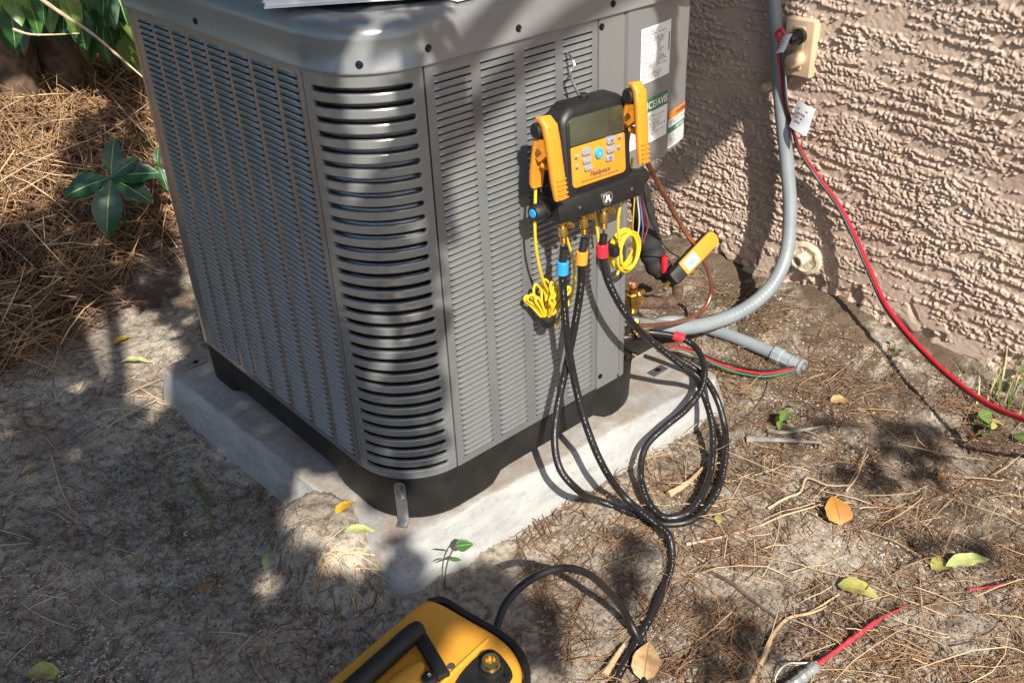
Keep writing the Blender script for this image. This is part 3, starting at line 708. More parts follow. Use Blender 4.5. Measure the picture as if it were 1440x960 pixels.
O4 = [(x+cxm+.004, z+.5785) for (x, z) in rrect(.124, .044, (.002, .008, .008, .002), 4)]
mb = MB(); rprism(mb, O4, YF+.0034, -.05, .0006, f=mf); lcd = mb.build('display', M['lcd'], man)
def mt(body_, size, u0, v0, mat, parent, **k):
    text_mesh(body_, size, lambda u, v: mf(cxm+.004+u0+u, YF+.0022, v0+v), **k).build('lettering', M[mat], parent, smooth=False, fixn=False)
for (u, v, wd, hg, mat, nm, tx) in [(-.030, .5435, .020, .011, 'button', 'button', 'MENU'), (-.030, .5295, .019, .010, 'button', 'button', 'VAC'), (-.028, .5165, .017, .009, 'button', 'button', '\u21b5'),
                                    (.027, .5495, .019, .012, 'button', 'button', '\u25b2'), (.026, .5350, .020, .011, 'button', 'button', 'ENTER'), (.022, .5215, .017, .010, 'button', 'button', '\u25bc')]:
    mb = MB(); rprism(mb, [(x+cxm+.004+u, z+v) for x, z in rrect(wd, hg, .003, 3)], YF-.0012, YF+.01, .0012, f=mf); bt = mb.build(nm, M[mat], key)
    if tx in ('\u25b2', '\u25bc'):
        sg = 1 if tx == '\u25b2' else -1
        MB().add([mf(cxm+.004+u-.003, YF-.0016, v-.002*sg), mf(cxm+.004+u+.003, YF-.0016, v-.002*sg), mf(cxm+.004+u, YF-.0016, v+.0025*sg)], [(0, 1, 2)]).build('print', M['ink'], bt, smooth=False, fixn=False)
    else:
        MB().add([mf(cxm+.004+u+a*wd*.3, YF-.0016, v+b*.0013) for a, b in ((-1, -1), (1, -1), (1, 1), (-1, 1))], [(0, 1, 2, 3)]).build('print', M['grey_ink'], bt, smooth=False, fixn=False)
mb = MB(); rprism(mb, [(cxm+.004-.002+.0088*cos(a), .5345+.0088*sin(a)) for a in np.linspace(0, 2*pi, 25)[:-1]], YF-.0014, YF+.01, .0014, f=mf); bb = mb.build('blue_button', M['blue'], key)
mb = MB(); rprism(mb, [(cxm+.002+.0022*cos(a), .5345+.0022*sin(a)) for a in np.linspace(0, 2*pi, 13)[:-1]], YF-.0018, YF, .0002, f=mf); mb.build('print', M['lcd_light'], bb)
for (u, v) in ((-.052, .5405), (-.052, .5245), (.049, .5510), (.046, .5345)):
    mb = MB(); rprism(mb, [(x+cxm+.004+u, z+v) for x, z in rrect(.0075, .0045, .0015, 2)], YF+.0012, YF+.01, .0005, f=mf); mb.build('key_mark', M['grey_ink'], key)
    MB().add([mf(cxm+.004+u+a*.003, YF+.0026, v-.0048+b*.0012) for a, b in ((-1, -1), (1, -1), (1, 1), (-1, 1))], [(0, 1, 2, 3)]).build('print', M['ink'], key, smooth=False, fixn=False)
mt('Fieldpiece', .0115, 0, .5035, 'ink', key, shear=.25, bold=True)
mb = MB()
for k in range(13):
    x0 = cxm+.004-.042+k*.0066; mb.add([mf(x0+a, YF+.0025, .4945+b) for a, b in ((0, 0), (.0052, 0), (.0052, .0016), (0, .0016))], [(0, 1, 2, 3)])
mb.build('print', M['ink'], key, smooth=False, fixn=False)
# valve block below the body
mb = MB(); rbox(mb, (0, 0, 0), (.205, .052, .040), .005); mb.v = [mf(x+cxm+.004, y-.066, z+.460) for x, y, z in mb.v]; blk = mb.build('valve_block', M['rubber'], man, angle=40)
mb = MB(); lathe(mb, [(0, .0125), (.0035, .0125), (.0045, .011), (.0045, .009), (.002, .0085)], (cxm+.010, -.0915, .458), (cxm+.010, -.2, .458), 24); sg = mb.build('sight_glass_ring', M['bright'], man)
mb = MB(); lathe(mb, [(0, .0085), (.0012, .0085)], (cxm+.010, -.0935, .458), (cxm+.010, -.2, .458), 20); mb.build('sight_glass', M['lcd'], sg)
for k in range(3):
    a = radians(90+120*k); mb = MB(); rbox(mb, (cxm+.010+.004*cos(a), -.0950, .458+.004*sin(a)), (.0035, .0008, .0075), 0, np.array([[cos(a), 0, sin(a)], [0, 1, 0], [-sin(a), 0, cos(a)]])); mb.build('glass_mark', M['white_print'], sg, smooth=False)
for u in (-.062, .062):
    p = mf(cxm+.008+u, -.0925, .459); mb = MB(); lathe(mb, [(0, .0030), (.0012, .0028), (.0016, .0012)], p, (p[0], p[1]-1, p[2]), 10); mb.build('screw', M['bright'], man)
for sd, mat in ((-1, 'blue'), (1, 'red_collar')):
    a = np.array(mf(cxm+.004+sd*.1025, -.062, .460)); t_ = np.array([sd, 0, -.045*sd*1.0]); mb = MB()
    prof = [(0, .016), (.008, .0165), (.010, .0145), (.026, .0145), (.030, .012)]
    lathe(mb, prof, a, a+t_, 18); kn = mb.build('valve_knob', M['rubber'], man)
    mb = MB(); lathe(mb, [(.0295, .0075), (.0312, .007), (.0316, .005)], a, a+t_, 16); mb.build('knob_cap', M[mat], kn)
# wire hook
hk = [V3(x, y, yy) for x, y, yy in ((795, 74, .010), (798, 76, -.006), (805, 84, -.022), (808, 93, -.028), (802, 101, -.028), (803, 108, -.028), (812, 130, -.034), (817, 140, -.036))]
mb = MB(); tube(mb, spline(hk, 6), .0022, 8); mb.build('wire_hook', M['bright'], man)
mb = MB(); lathe(mb, [(0, .009), (.006, .009), (.009, .006)], mf(cxm+.004, -.055, .615), mf(cxm+.004, -.057, .64), 12); mb.build('hook_socket', M['rubber'], man)
# three brass ports with side stubs
PORTS = [((790, 305), (793, 349)), ((819, 293), (822, 335)), ((849, 285), (849, 330))]
YP = -.075
def brassport(a, b, parent):
    mb = MB(); lathe(mb, [(0, .0052), (.016, .0052), (.0165, .0072), (.020, .0080), (.034, .0080), (.036, .0066), (.0375, .0052), (.047, .0050)], a, b, 14); pt = mb.build('brass_port', M['brass'], parent, angle=30)
    s_ = a+np.array([.002, -.002, -.020]); mb = MB(); lathe(mb, [(0, .0045), (.012, .0045), (.0125, .0052), (.022, .0052), (.023, .004), (.030, .004)], s_, s_+np.array([.024, 0, .028]), 10) if False else lathe(mb, [(0, .0045), (.012, .0045), (.0125, .0052), (.022, .0052), (.023, .0036), (.027, .0036)], a+np.array([.001, -.003, -.004]), a+np.array([.022, -.006, -.024]), 10)
    mb.build('side_stub', M['brass'], pt, angle=30)
    mb = MB()
    for k in range(3):
        q = a+(b-a)/np.linalg.norm(b-a)*(.039+k*.0032); lathe(mb, [(0, .0062), (.0018, .0062)], q, q+(b-a), 12)
    mb.build('crimp_ring', M['brass'], pt)
for (a, b) in PORTS: brassport(V3(*a, YP), V3(*b, YP), man)

# ---------------------------------------------------------------- pipe clamps and their yellow cables
def handle(mb, prof, x0, x1, f):
    """profile of (y, z, thickness) swept as a curved grip between x0 and x1 with rounded cross-section"""
    n = len(prof); cs = rrect(1, 1, .28, 3); V = []; m_ = len(cs)
    for i, (y, z, th, wf) in enumerate(prof):
        j0 = max(0, i-1); j1 = min(n-1, i+1); t_ = np.array([prof[j1][0]-prof[j0][0], prof[j1][1]-prof[j0][1]]); t_ /= np.linalg.norm(t_); nr = np.array([t_[1], -t_[0]])
        for (a, b) in cs:
            q = np.array([y, z])+nr*b*th; V.append(f((x0+x1)/2+a*(x1-x0)*wf, q[0], q[1]))
    Fc = [(i*m_+k, i*m_+(k+1) % m_, (i+1)*m_+(k+1) % m_, (i+1)*m_+k) for i in range(n-1) for k in range(m_)]
    Fc += [tuple(range(m_-1, -1, -1)), tuple((n-1)*m_+k for k in range(m_))]
    return mb.add(V, Fc)
def pipe_clamp(label, x0, x1, zc, lean, twist):
    """front grip, back grip, pivot, jaw pads and spring; V of the grips lies in the y-z plane"""
    r_ = root('pipe_clamp', ((x0+x1)/2, -.08, zc), label, 'clamp', 'clamps parked on the gauge')
    xm = (x0+x1)/2
    f = lambda x, y, z: (xm+(x-xm)*cos(twist)+(y+.09)*sin(twist)+(z-zc)*lean, y, z+(x-xm)*-.25*1.0*0-(x-xm)*.10)
    mb = MB(); handle(mb, [(-.080, zc+.062, .012, .80), (-.087, zc+.064, .013, .95), (-.095, zc+.056, .013, 1), (-.099, zc+.032, .012, 1), (-.102, zc, .011, 1), (-.105, zc-.032, .011, 1), (-.108, zc-.056, .010, .96), (-.107, zc-.063, .008, .82)], x0, x1, f)
    g1 = mb.build('front_grip', M['yellow'], r_, angle=50)
    mb = MB()
    for k in range(5):
        z = zc-.028-k*.0075; rbox(mb, f(xm, -.1125-k*.0009, z), ((x1-x0)*.72, .0022, .0022), .0006)
    mb.build('grip_rib', M['yellow'], g1)
    mb = MB()
    for (u, z) in ((-.007, .056), (-.007, .048), (0, .053), (.007, .055)): rbox(mb, f(xm+u, -.1022, zc+z-.004), (.003, .0022, .0055), .0004)
    mb.build('moulded_mark', M['amber_collar'], g1)
    mb = MB(); handle(mb, [(-.080, zc+.050, .010, .8), (-.076, zc+.028, .011, .95), (-.070, zc+.004, .010, 1), (-.064, zc-.024, .010, 1), (-.060, zc-.046, .009, .95), (-.061, zc-.053, .007, .8)], x0, x1, f)
    mb.build('back_grip', M['yellow'], r_, angle=50)
    mb = MB(); O = [(-.096, zc+.036), (-.076, zc+.030), (-.070, zc+.004), (-.082, zc-.004), (-.098, zc+.010)]
    V = [f(x, y, z) for x in (x0+.001, x1-.001) for (y, z) in O]; mb.add(V, [(0, 1, 2, 3, 4), (9, 8, 7, 6, 5)]+[(k, (k+1) % 5, 5+(k+1) % 5, 5+k) for k in range(5)]); mb.build('pivot_web', M['yellow'], r_, smooth=False)
    mb = MB(); lathe(mb, [(0, .0048), (x1-x0+.004, .0048)], f(x0-.002, -.084, zc+.014), f(x1, -.084, zc+.014), 14); mb.build('pivot_pin', M['brass'], r_)
    mb = MB(); lathe(mb, [(0, .009), (.003, .0125), (x1-x0+.002, .0125), (x1-x0+.005, .009)], f(x0-.0025, -.080, zc+.046), f(x1, -.080, zc+.046), 16); mb.build('jaw_pad', M['rubber'], r_)
    mb = MB(); tube(mb, [f(xm+.005*cos(a), -.084+a*.0006, zc-.012+.005*sin(a)) for a in np.linspace(-14, 14, 60)], .0014, 6); mb.build('spring', M['amber_collar'], r_)
    return r_
cl1 = pipe_clamp('yellow spring clamp on the black gauge, nearest the front corner, two grips open', .268, .295, .560, -.06, -.12)
cl2 = pipe_clamp('yellow spring clamp on the black gauge, beside the printed labels', .466, .491, .566, .0, .05)
def cable(pts, parent, mat='wire_yellow', r=.0026, name='cable', n=8): mb = MB(); tube(mb, spline(pts, n), r, 8); return mb.build(name, M[mat], parent)
cable([V3(752, 238, -.05), V3(753, 268, -.055), V3(752, 310, -.06), V3(754, 350, -.055), V3(763, 392, -.045), V3(774, 418, -.035), V3(781, 445, -.035)], cl1)
base_ = V3(769, 446, -.036)
rr = random.Random(5)
for k in range(11):
    u = -.036+.0066*k+rr.uniform(-.007, .007); h = (.044+.020*math.sin((k+1)/12*pi))*rr.uniform(.72, 1.15); dy = rr.uniform(-.018, .014)
    pts = [base_+np.array([u*.18, dy*.2, -.002]), base_+np.array([u*.65-.003+rr.uniform(-.006, .006), dy, h*.55]), base_+np.array([u-.003, dy*1.1, h*.92]), base_+np.array([u+.001, dy*1.1, h*1.02]), base_+np.array([u*.9+.006+rr.uniform(0, .008), dy*1.1, h*rr.uniform(.75, .95)]), base_+np.array([u*.5+.003, dy*.8, h*.5]), base_+np.array([u*.14+.003, dy*.2, -.002])]
    mb = MB(); tube(mb, spline(pts, 6), .0024, 7); mb.build('cable_loop', M['wire_yellow'], cl1)
mb = MB(); lathe(mb, [(0, .0155), (.004, .0165), (.012, .0150), (.020, .0115), (.022, .008)], base_+np.array([0, 0, .004]), base_+np.array([.001, 0, -.03]), 16); mb.build('cable_tie', M['rubber'], cl1)
cable([V3(797, 335, -.03), V3(806, 365, -.028), V3(808, 392, -.028), V3(802, 420, -.03), V3(790, 445, -.034), V3(781, 458, -.037)], cl1)
cable([V3(835, 290, -.022), V3(838, 310, -.024), V3(842, 340, -.026)], cl1)
cable([V3(890, 222, -.055), V3(885, 248, -.062), V3(874, 282, -.065), V3(869, 312, -.062), V3(871, 345, -.056), V3(874, 366, -.052), V3(868, 386, -.05)], cl2)
ctr = V3(880, 353, -.048)
for k in range(5):
    rx = .031+rr.uniform(-.005, .005); rz = .037+rr.uniform(-.004, .003); ox, oz = rr.uniform(-.003, .003), rr.uniform(-.003, .003); ph = rr.uniform(0, 6)
    pts = [ctr+np.array([ox+rx*cos(a)-.25*rz*sin(a)*.3, -.010+.005*k+.004*sin(a+ph), oz+rz*sin(a)]) for a in np.linspace(0, 2*pi, 29)]
    mb = MB(); tube(mb, pts, .0025, 7); mb.build('cable_loop', M['wire_yellow'], cl2)
p = V3(861, 352, -.05); mb = MB(); rbox(mb, p, (.016, .026, .020), .004); mb.build('cable_tie', M['rubber'], cl2)

# ---------------------------------------------------------------- refrigerant hoses
HR = .0070
def printing(path, parent, side=None, start=.05, stop=.95, step=.011):
    """white lettering along a hose, as short raised dashes on the side that faces out"""
    P, T, U = frames(path); L_ = np.cumsum([0]+[np.linalg.norm(P[i+1]-P[i]) for i in range(len(P)-1)]); tot = L_[-1]; mb = MB(); rr = random.Random(int(tot*1e4)); s_ = start*tot
    side = np.array([-.55, -.62, .56]) if side is None else np.asarray(side)
    while s_ < stop*tot:
        i = int(np.searchsorted(L_, s_))-1; i = max(0, min(i, len(P)-2)); a = (s_-L_[i])/(L_[i+1]-L_[i]+1e-9); p_ = P[i]*(1-a)+P[i+1]*a; t_ = T[i]*(1-a)+T[i+1]*a; t_ /= np.linalg.norm(t_)
        n_ = side-t_*(side@t_); n_ /= np.linalg.norm(n_); b_ = np.cross(t_, n_); l = rr.uniform(.0018, .0060); h = .0006
        if rr.random() < .66 and sin(s_*21) > -.55:
            V = [p_+t_*u+n_*(HR+.0003)*cos(v)+b_*(HR+.0003)*sin(v) for u, v in ((-l/2, -h/HR), (l/2, -h/HR), (l/2, h/HR), (-l/2, h/HR))]; mb.add(V, [(0, 1, 2, 3)])
        s_ += l+rr.uniform(.0022, .006)
    mb.build('print', M['button'], parent, smooth=False, fixn=False)
def hose(label, pts, collar, mat, end_collar=None, pr=True):
    path = spline(pts, 10); r_ = root('refrigerant_hose', tuple(pts[-1]), label, 'hose', 'black refrigerant hoses')
    mb = MB(); tube(mb, path, HR, 14); h = mb.build('hose_body', M['hose'], r_)
    if pr: printing(path, h)
    for i, (c, m_) in enumerate(((collar, mat), (end_collar, mat))):
        if c is None: continue
        c = np.asarray(c, float); j = int(np.argmin([np.linalg.norm(q-c) for q in path])); j0 = max(1, min(j, len(path)-2)); t_ = path[j0+1]-path[j0-1]; t_ /= np.linalg.norm(t_)
        mb = MB(); q = path[j]-t_*.012; lathe(mb, [(0, .0098), (.0008, .0105), (.0232, .0105), (.024, .0098)], q, q+t_, 18); mb.build('colour_collar', M[m_], r_)
    return r_
GD = lambda px, py, dz=.0075: atg(px, py, dz)
b1_ = V3(793, 349, YP); y1_ = V3(822, 335, YP); r1_ = V3(849, 330, YP)
blue_pts = [b1_, V3(791, 376, YP), V3(792, 410, -.072), V3(798, 480, -.070), V3(809, 540, -.080), V3(825, 600, -.105), V3(848, 655, -.14), V3(880, 700, -.165), GD(918, 732, .030), GD(940, 752, .028), GD(945, 785), GD(932, 830), GD(908, 880), GD(880, 930), GD(858, 972), GD(835, 1030)]
hose('black hose with a blue collar, running from the gauge across the soil', blue_pts, V3(791, 376, YP), 'blue_collar')
yel_pts = [y1_, V3(818, 362, YP), V3(817, 400, -.070), V3(806, 470, -.060), V3(794, 525, -.058), V3(783, 580, -.066), V3(780, 625, -.085), V3(788, 660, -.115), V3(812, 688, -.14), GD(850, 706, .010), GD(890, 722, .010), GD(930, 736, .008), GD(970, 732, .010), GD(1003, 700, .012), GD(1019, 650, .016), GD(1019, 600, .030), at(1007, 558, 'z', -.10), at(985, 525, 'z', -.075), at(955, 505, 'z', -.055), at(925, 490, 'z', -.04)]
hose('black hose with an amber collar, middle one of the three under the gauge', yel_pts, V3(818, 362, YP), 'amber_collar')
red_pts = [r1_, V3(847, 352, YP), V3(852, 385, -.078), V3(868, 422, -.085), V3(893, 458, -.09), V3(925, 487, -.09), V3(960, 516, -.09), at(985, 545, 'z', -.075), at(1000, 590, 'z', -.115), GD(1002, 640, .028), GD(990, 690, .026), GD(965, 722, .024), GD(935, 727, .022), GD(912, 705, .024), GD(901, 665, .036), at(908, 628, 'z', -.115), at(935, 600, 'z', -.095), at(965, 575, 'z', -.08), at(987, 545, 'z', -.062), at(990, 515, 'z', -.05), at(978, 488, 'z', -.04), at(955, 474, 'z', -.03), at(930, 469, 'z', -.025), at(912, 467, 'z', -.022)]
hose('black hose with red collars, looped from the gauge to the lower brass valve', red_pts, V3(847, 352, YP), 'red_collar', at(955, 474, 'z', -.03))

# ---------------------------------------------------------------- line set: suction pipe, copper line, wires
sl_ = root('suction_line', tuple(V3(930, 425, .10)), 'heat stained copper elbow with black foam insulated pipe at the brass valve', 'pipe')
pp = [V3(896, 426, .075), V3(912, 426, .085), V3(938, 425, .10), V3(948, 421, .11), V3(953, 410, .13), V3(950, 396, .15), V3(945, 386, .165)]
mb = MB(); tube(mb, spline(pp, 8), .0128, 14); mb.build('copper_elbow', M['old_copper'], sl_)
for (x, y, yy) in ((914, 426, .086), (936, 425, .099), (952, 402, .14)):
    j = V3(x, y, yy); jj = V3(x+1.5, y-(0 if x < 950 else -3), yy+.001); mb = MB(); lathe(mb, [(0, .0138), (.010, .0138)], j, jj, 14); mb.build('brazed_sleeve', M['old_copper'], sl_)
fo = [V3(948, 392, .155), V3(938, 384, .18), V3(924, 372, .20), V3(914, 345, .215), V3(907, 310, .22), V3(899, 270, .22), V3(890, 230, .22)]
mb = MB(); pth = spline(fo, 8); tube(mb, pth, .022, 16, radii=[.0225+.0018*sin(i*1.3)+.006*float(sstep(.1, .35, i/len(pth)))*float(sstep(.9, .5, i/len(pth))) for i in range(len(pth))]); mb.build('foam_insulation', M['foam'], sl_)
mb = MB(); rbox(mb, V3(934, 372, .17), (.012, .012, .045), .003); mb.build('red_label_strip', M['red_collar'], sl_)
ll = root('liquid_line', tuple(V3(1000, 410, .16)), 'thin copper tube curving from the control cover round to the lower brass valve', 'pipe')
lp = [V3(908, 222, .06), V3(914, 236, .06), V3(935, 275, .08), V3(960, 320, .11), V3(983, 355, .135), V3(997, 385, .15), V3(1000, 412, .155), V3(992, 432, .15), V3(975, 445, .135), V3(950, 453, .11), V3(920, 457, .085), V3(898, 458, .06)]
mb = MB(); tube(mb, spline(lp, 10), .0052, 12); mb.build('copper_tube', M['copper'], ll)
for i, (mat, lab_, pts) in enumerate([('wire_yellow', 'thin yellow control wire hanging under the control cover', ((897, 232), (893, 270), (890, 310), (889, 330))), ('white_wire', 'thin white control wire hanging under the control cover', ((895, 232), (896, 275), (899, 310), (896, 336))), ('purple_wire', 'thin purple control wire hanging under the control cover', ((898, 235), (899, 275), (904, 320), (902, 340))), ('pink_wire', 'thin dull red control wire hanging under the control cover', ((901, 235), (903, 280), (911, 316), (904, 342))), ('black_wire', 'thin black control wire trailing past the foam insulated pipe', ((903, 235), (908, 285), (922, 325), (938, 350), (955, 362)))]):
    P_ = [V3(x, y, .03+.012*i+.02*k) for k, (x, y) in enumerate(pts)]; mb = MB(); tube(mb, spline(P_, 8), .0017, 6); o = mb.build('control_wire', M[mat]); tagobj(o, lab_, 'wire', 'control wires under the cover')

# ---------------------------------------------------------------- digital pressure probe on the brass stem
pr0, pr1 = V3(941, 397, .115), V3(1004, 331, .115); ax = (pr1-pr0); Lp_ = np.linalg.norm(ax); ax /= Lp_
prb = root('pressure_probe', tuple(V3(905, 415, .10)), 'yellow digital pressure probe with a lit display on a brass stem', 'probe')
vw = CAM-(pr0+pr1)/2; vw /= np.linalg.norm(vw); nr = vw-ax*(vw@ax); nr /= np.linalg.norm(nr); nr = nr*.96+np.cross(ax, nr)*.28; nr /= np.linalg.norm(nr); sd = np.cross(nr, ax)
def prf(u, d, v): return tuple(pr0+ax*v+sd*u+nr*d)        # u across, v along, d towards the viewer
def pprism(outl, d0, d1, bev): mb = MB(); rprism(mb, outl, d1, d0, bev, f=lambda x, y, z: prf(x, y, z), nb=3); return mb
Lb = Lp_
o_y = [(x, z+Lb*.62) for x, z in rrect(.036, Lb*.74, (.006, .014, .014, .006), 6)]
pprism([(x*1.05, (z-Lb*.62)*1.02+Lb*.62) for x, z in o_y], -.013, .009, .004).build('rear_shell', M['rubber'], prb, angle=50)
pprism(o_y, -.004, .013, .003).build('front_shell', M['yellow'], prb, angle=50)
pprism([(x, z+Lb*.16) for x, z in rrect(.034, Lb*.24, (.008, .003, .003, .008), 4)], -.014, .012, .004).build('black_nose', M['rubber'], prb, angle=50)
scr = pprism([(x, z+Lb*.43) for x, z in rrect(.025, Lb*.24, .002, 3)], .010, .0134, .0004).build('display', M['lcd_light'], prb)
text_mesh('50.5', .013, lambda u, v: prf(v*.95-.002, .0138, Lb*.43+u*.86), 'CENTER', bold=True).build('lettering', M['ink'], scr, smooth=False, fixn=False)
text_mesh('Fieldpiece', .0075, lambda u, v: prf(v+.001, .0134, Lb*.76+u), 'CENTER', shear=.2).build('lettering', M['leaf_tan'], prb, smooth=False, fixn=False)
mb = MB(); lathe(mb, [(0, .006), (.002, .0075), (.014, .0075), (.016, .0055), (.022, .0055)], V3(933, 406, .112), pr0, 6); mb.build('hex_nut', M['brass'], prb, angle=25)
mb = MB(); tube(mb, spline([V3(906, 413, .075), V3(915, 412, .085), V3(921, 408, .098), V3(936, 403, .113)], 6), .0032, 10); mb.build('brass_stem', M['bright'], prb)

# ---------------------------------------------------------------- flexible conduit from the wall, open PVC conduit with wires
cpts = [np.array([1.30, .26, 1.9]), np.array([1.30, .245, 1.2]), at(1087, -60, 'x', 1.30), at(1089, 20, 'x', 1.30), at(1097, 130, 'x', 1.295), at(1107, 235, 'x', 1.29), at(1111, 300, 'x', 1.275), at(1105, 360, 'x', 1.24), at(1085, 402, 'x', 1.18), at(1050, 433, 'x', 1.10), at(1010, 451, 'x', 1.02), at(970, 460, 'x', .94), at(930, 461, 'x', .86), at(900, 455, 'x', .79), at(880, 440, 'x', .72)]
cpath = spline(cpts, 22); rad = [.0172+(.0009*max(0, sin(i*2.1)) if i > 144 else 0) for i in range(len(cpath))]
cr_ = root('flexible_conduit', tuple(cpts[6]), 'thick grey flexible conduit running down the wall and curving to the unit', 'conduit')
mb = MB(); tube(mb, cpath, .0172, 18, radii=rad); mb.build('conduit_body', M['conduit'], cr_)
for (px, py) in ():
    c_ = at(px, py, 'x', 1.293); j = int(np.argmin([np.linalg.norm(q-c_) for q in cpath])); t_ = cpath[j+1]-cpath[j-1]; t_ /= np.linalg.norm(t_); t_ = t_+np.array([0, .25, .1]); t_ /= np.linalg.norm(t_)
    mb = MB(); lathe(mb, [(0, .0176), (.004, .0180), (.010, .0180), (.014, .0176)], cpath[j]-t_*.007, cpath[j]+t_, 18); mb.build('tape_band', M['black_wire'], cr_)
pv = [atg(905, 462, .03), atg(945, 452, .022), atg(1000, 463, .017), atg(1045, 479, .015), atg(1092, 499, .016)]
pvr = root('pvc_conduit', tuple(pv[3]), 'open ended grey plastic conduit lying on the soil beside the pad', 'conduit')
mb = MB(); tube(mb, spline(pv, 8), .0155, 16); mb.build('conduit_body', M['pvc'], pvr)
pe = atg(1126, 516, .014); d_ = pe-pv[-1]; ln = np.linalg.norm(d_); d_ /= ln
mb = MB(); lathe(mb, [(-.010, .0165), (-.008, .021), (.012, .021), (.016, .0185), (ln*.55, .0175), (ln*.6, .019)], pv[-1], pe, 8); mb.build('coupling_nut', M['pvc'], pvr, angle=25)
mb = MB(); Q0 = pv[-1]+d_*ln*.55
lathe(mb, [(0, .0165), (ln*.40, .0165), (ln*.42, .0215), (ln*.52, .0215), (ln*.53, .019), (ln*.53, .0145), (ln*.40, .0135), (ln*.3, .005)], Q0, pe, 20); mb.build('connector_end', M['pvc'], pvr)
for k, (mat, lab_) in enumerate((('black_wire', 'black wire coming out of the open grey plastic conduit'), ('red_wire', 'red wire coming out of the open grey plastic conduit'), ('green_wire', 'green wire coming out of the open grey plastic conduit'))):
    dy = (k-1)*3.2
    W_ = [pe+np.array([0, 0, .003-.003*k]), atg(1108, 520+dy, .016), atg(1075, 525+dy*1.3, .014), atg(1040, 520+dy*1.4, .016), atg(1010, 511+dy, .024), atg(990, 502+dy*.8, .034), atg(968, 492+dy*.5, .040), atg(940, 486, .040)]
    mb = MB(); tube(mb, spline(W_, 8), .0028, 8); o = mb.build('loose_wire', M[mat]); tagobj(o, lab_, 'wire', 'wires at the open conduit')

# ---------------------------------------------------------------- wall outlet, plug, red and black cord with paper tags
WXs = WX-.006
ot = root('wall_outlet', (WX, .165, .475), 'beige electrical outlet plate on the stucco wall', 'outlet')
yA, yB = .124, .206
def wl(y, z, d): return (WXs-d, y, z)
mb = MB(); rprism(mb, [(x, z) for x, z in rrect(.080, .132, .004, 3)], .016, -.006, .004, f=lambda x, y, z: wl(.165-x, .475+z, y)); mb.build('cover_plate', M['beige'], ot, angle=50)
mb = MB(); rprism(mb, [(x, z) for x, z in rrect(.030, .100, .004, 3)], .0185, .010, .001, f=lambda x, y, z: wl(.165-x, .475+z, y)); mb.build('receptacle', M['beige'], ot, angle=50)
mb = MB(); lathe(mb, [(0, .019), (.010, .020), (.012, .018), (.034, .016), (.036, .013)], wl(.160, .452, .016), wl(.160, .450, .06), 20); mb.build('lower_adapter', M['beige'], ot)
cord = root('extension_cord', tuple(atg(1440, 588, .01)), 'red and black cord plugged into the wall outlet and trailing to the ground', 'cord')
mb = MB(); lathe(mb, [(0, .017), (.012, .018), (.014, .015), (.030, .014), (.040, .008)], wl(.158, .505, .017), wl(.166, .502, .07), 20); mb.build('plug', M['black_wire'], cord)
cc_ = [np.array(wl(.170, .500, .055)), at(1103, 56, 'x', 1.27), at(1097, 70, 'x', 1.265), at(1100, 100, 'x', 1.27), at(1104, 140, 'x', 1.28), at(1112, 172, 'x', 1.29), at(1124, 210, 'x', 1.30), at(1150, 250, 'x', 1.31), at(1178, 288, 'x', 1.31), at(1200, 330, 'x', 1.30), at(1222, 380, 'x', 1.285), at(1245, 430, 'x', 1.255), at(1280, 475, 'x', 1.21), at(1330, 525, 'x', 1.14), at(1385, 566, 'x', 1.07), at(1440, 590, 'x', 1.02), at(1520, 612, 'x', .96), atg(1620, 650, .006)]
cpa = spline(cc_, 14); P_, T_, U_ = frames(cpa)
for k, mat in ((0, 'red_wire'), (1, 'black_wire')):
    q = []
    for i, (p, t_, u) in enumerate(zip(P_, T_, U_)):
        v = np.cross(t_, u); a = k*pi+radians(-60)+i*.022; q.append(p+(u*cos(a)+v*sin(a))*.0030)
    mb = MB(); tube(mb, q, .0050 if k == 0 else .0040, 8); mb.build('red_strand' if k == 0 else 'black_strand', M[mat], cord)
mb = MB(); tube(mb, spline([at(1096, 58, 'x', 1.262), at(1092, 48, 'x', 1.25), at(1099, 42, 'x', 1.25), at(1104, 52, 'x', 1.255)], 6), .0045, 8); mb.build('red_tie', M['red_wire'], cord)
def tag_sheet(c, uu, vv, nm, lab_):
    """small folded paper tag: slightly bowed sheet"""
    mb = MB(); n_ = np.cross(uu, vv); n_ /= np.linalg.norm(n_)
    fn = lambda a, b: tuple(c+uu*a+vv*b+n_*(.004*(1-(2*a)**2)+.0015*sin(6*b)))
    grid(mb, fn, list(np.linspace(-.5, .5, 8)), list(np.linspace(-.5, .5, 5))); k0 = len(mb.v); V2 = [tuple(np.array(p)-n_*.0008) for p in mb.v]; mb.add(V2, [tuple(reversed(f)) for f in mb.f])
    o = mb.build(nm, M['paper'], cord, fixn=False, label=lab_)
    mb = MB(); rr = random.Random(4)
    for i in range(4):
        b = .28-.16*i; mb.add([tuple(np.array(fn(a, b+db))+n_*sgn*.0006) for a, db, sgn in ((-.3, -.03, 1), (.25-.08*i, -.03, 1), (.25-.08*i, .03, 1), (-.3, .03, 1))], [(0, 1, 2, 3)])
    mb.build('print', M['grey_ink'], o, smooth=False, fixn=False)
yv = np.array([0, -1.0, 0]); zv = np.array([0, 0, 1.0])
tag_sheet(at(1128, 166, 'x', 1.265), np.array([-.012, -.056, -.008]), np.array([.004, -.014, .066]), 'paper_tag', 'large white paper tag on the cord')
tag_sheet(at(1102, 62, 'x', 1.245), np.array([-.006, -.026, .010]), np.array([.002, -.018, .044]), 'paper_tag', 'small white paper tag at the plug')
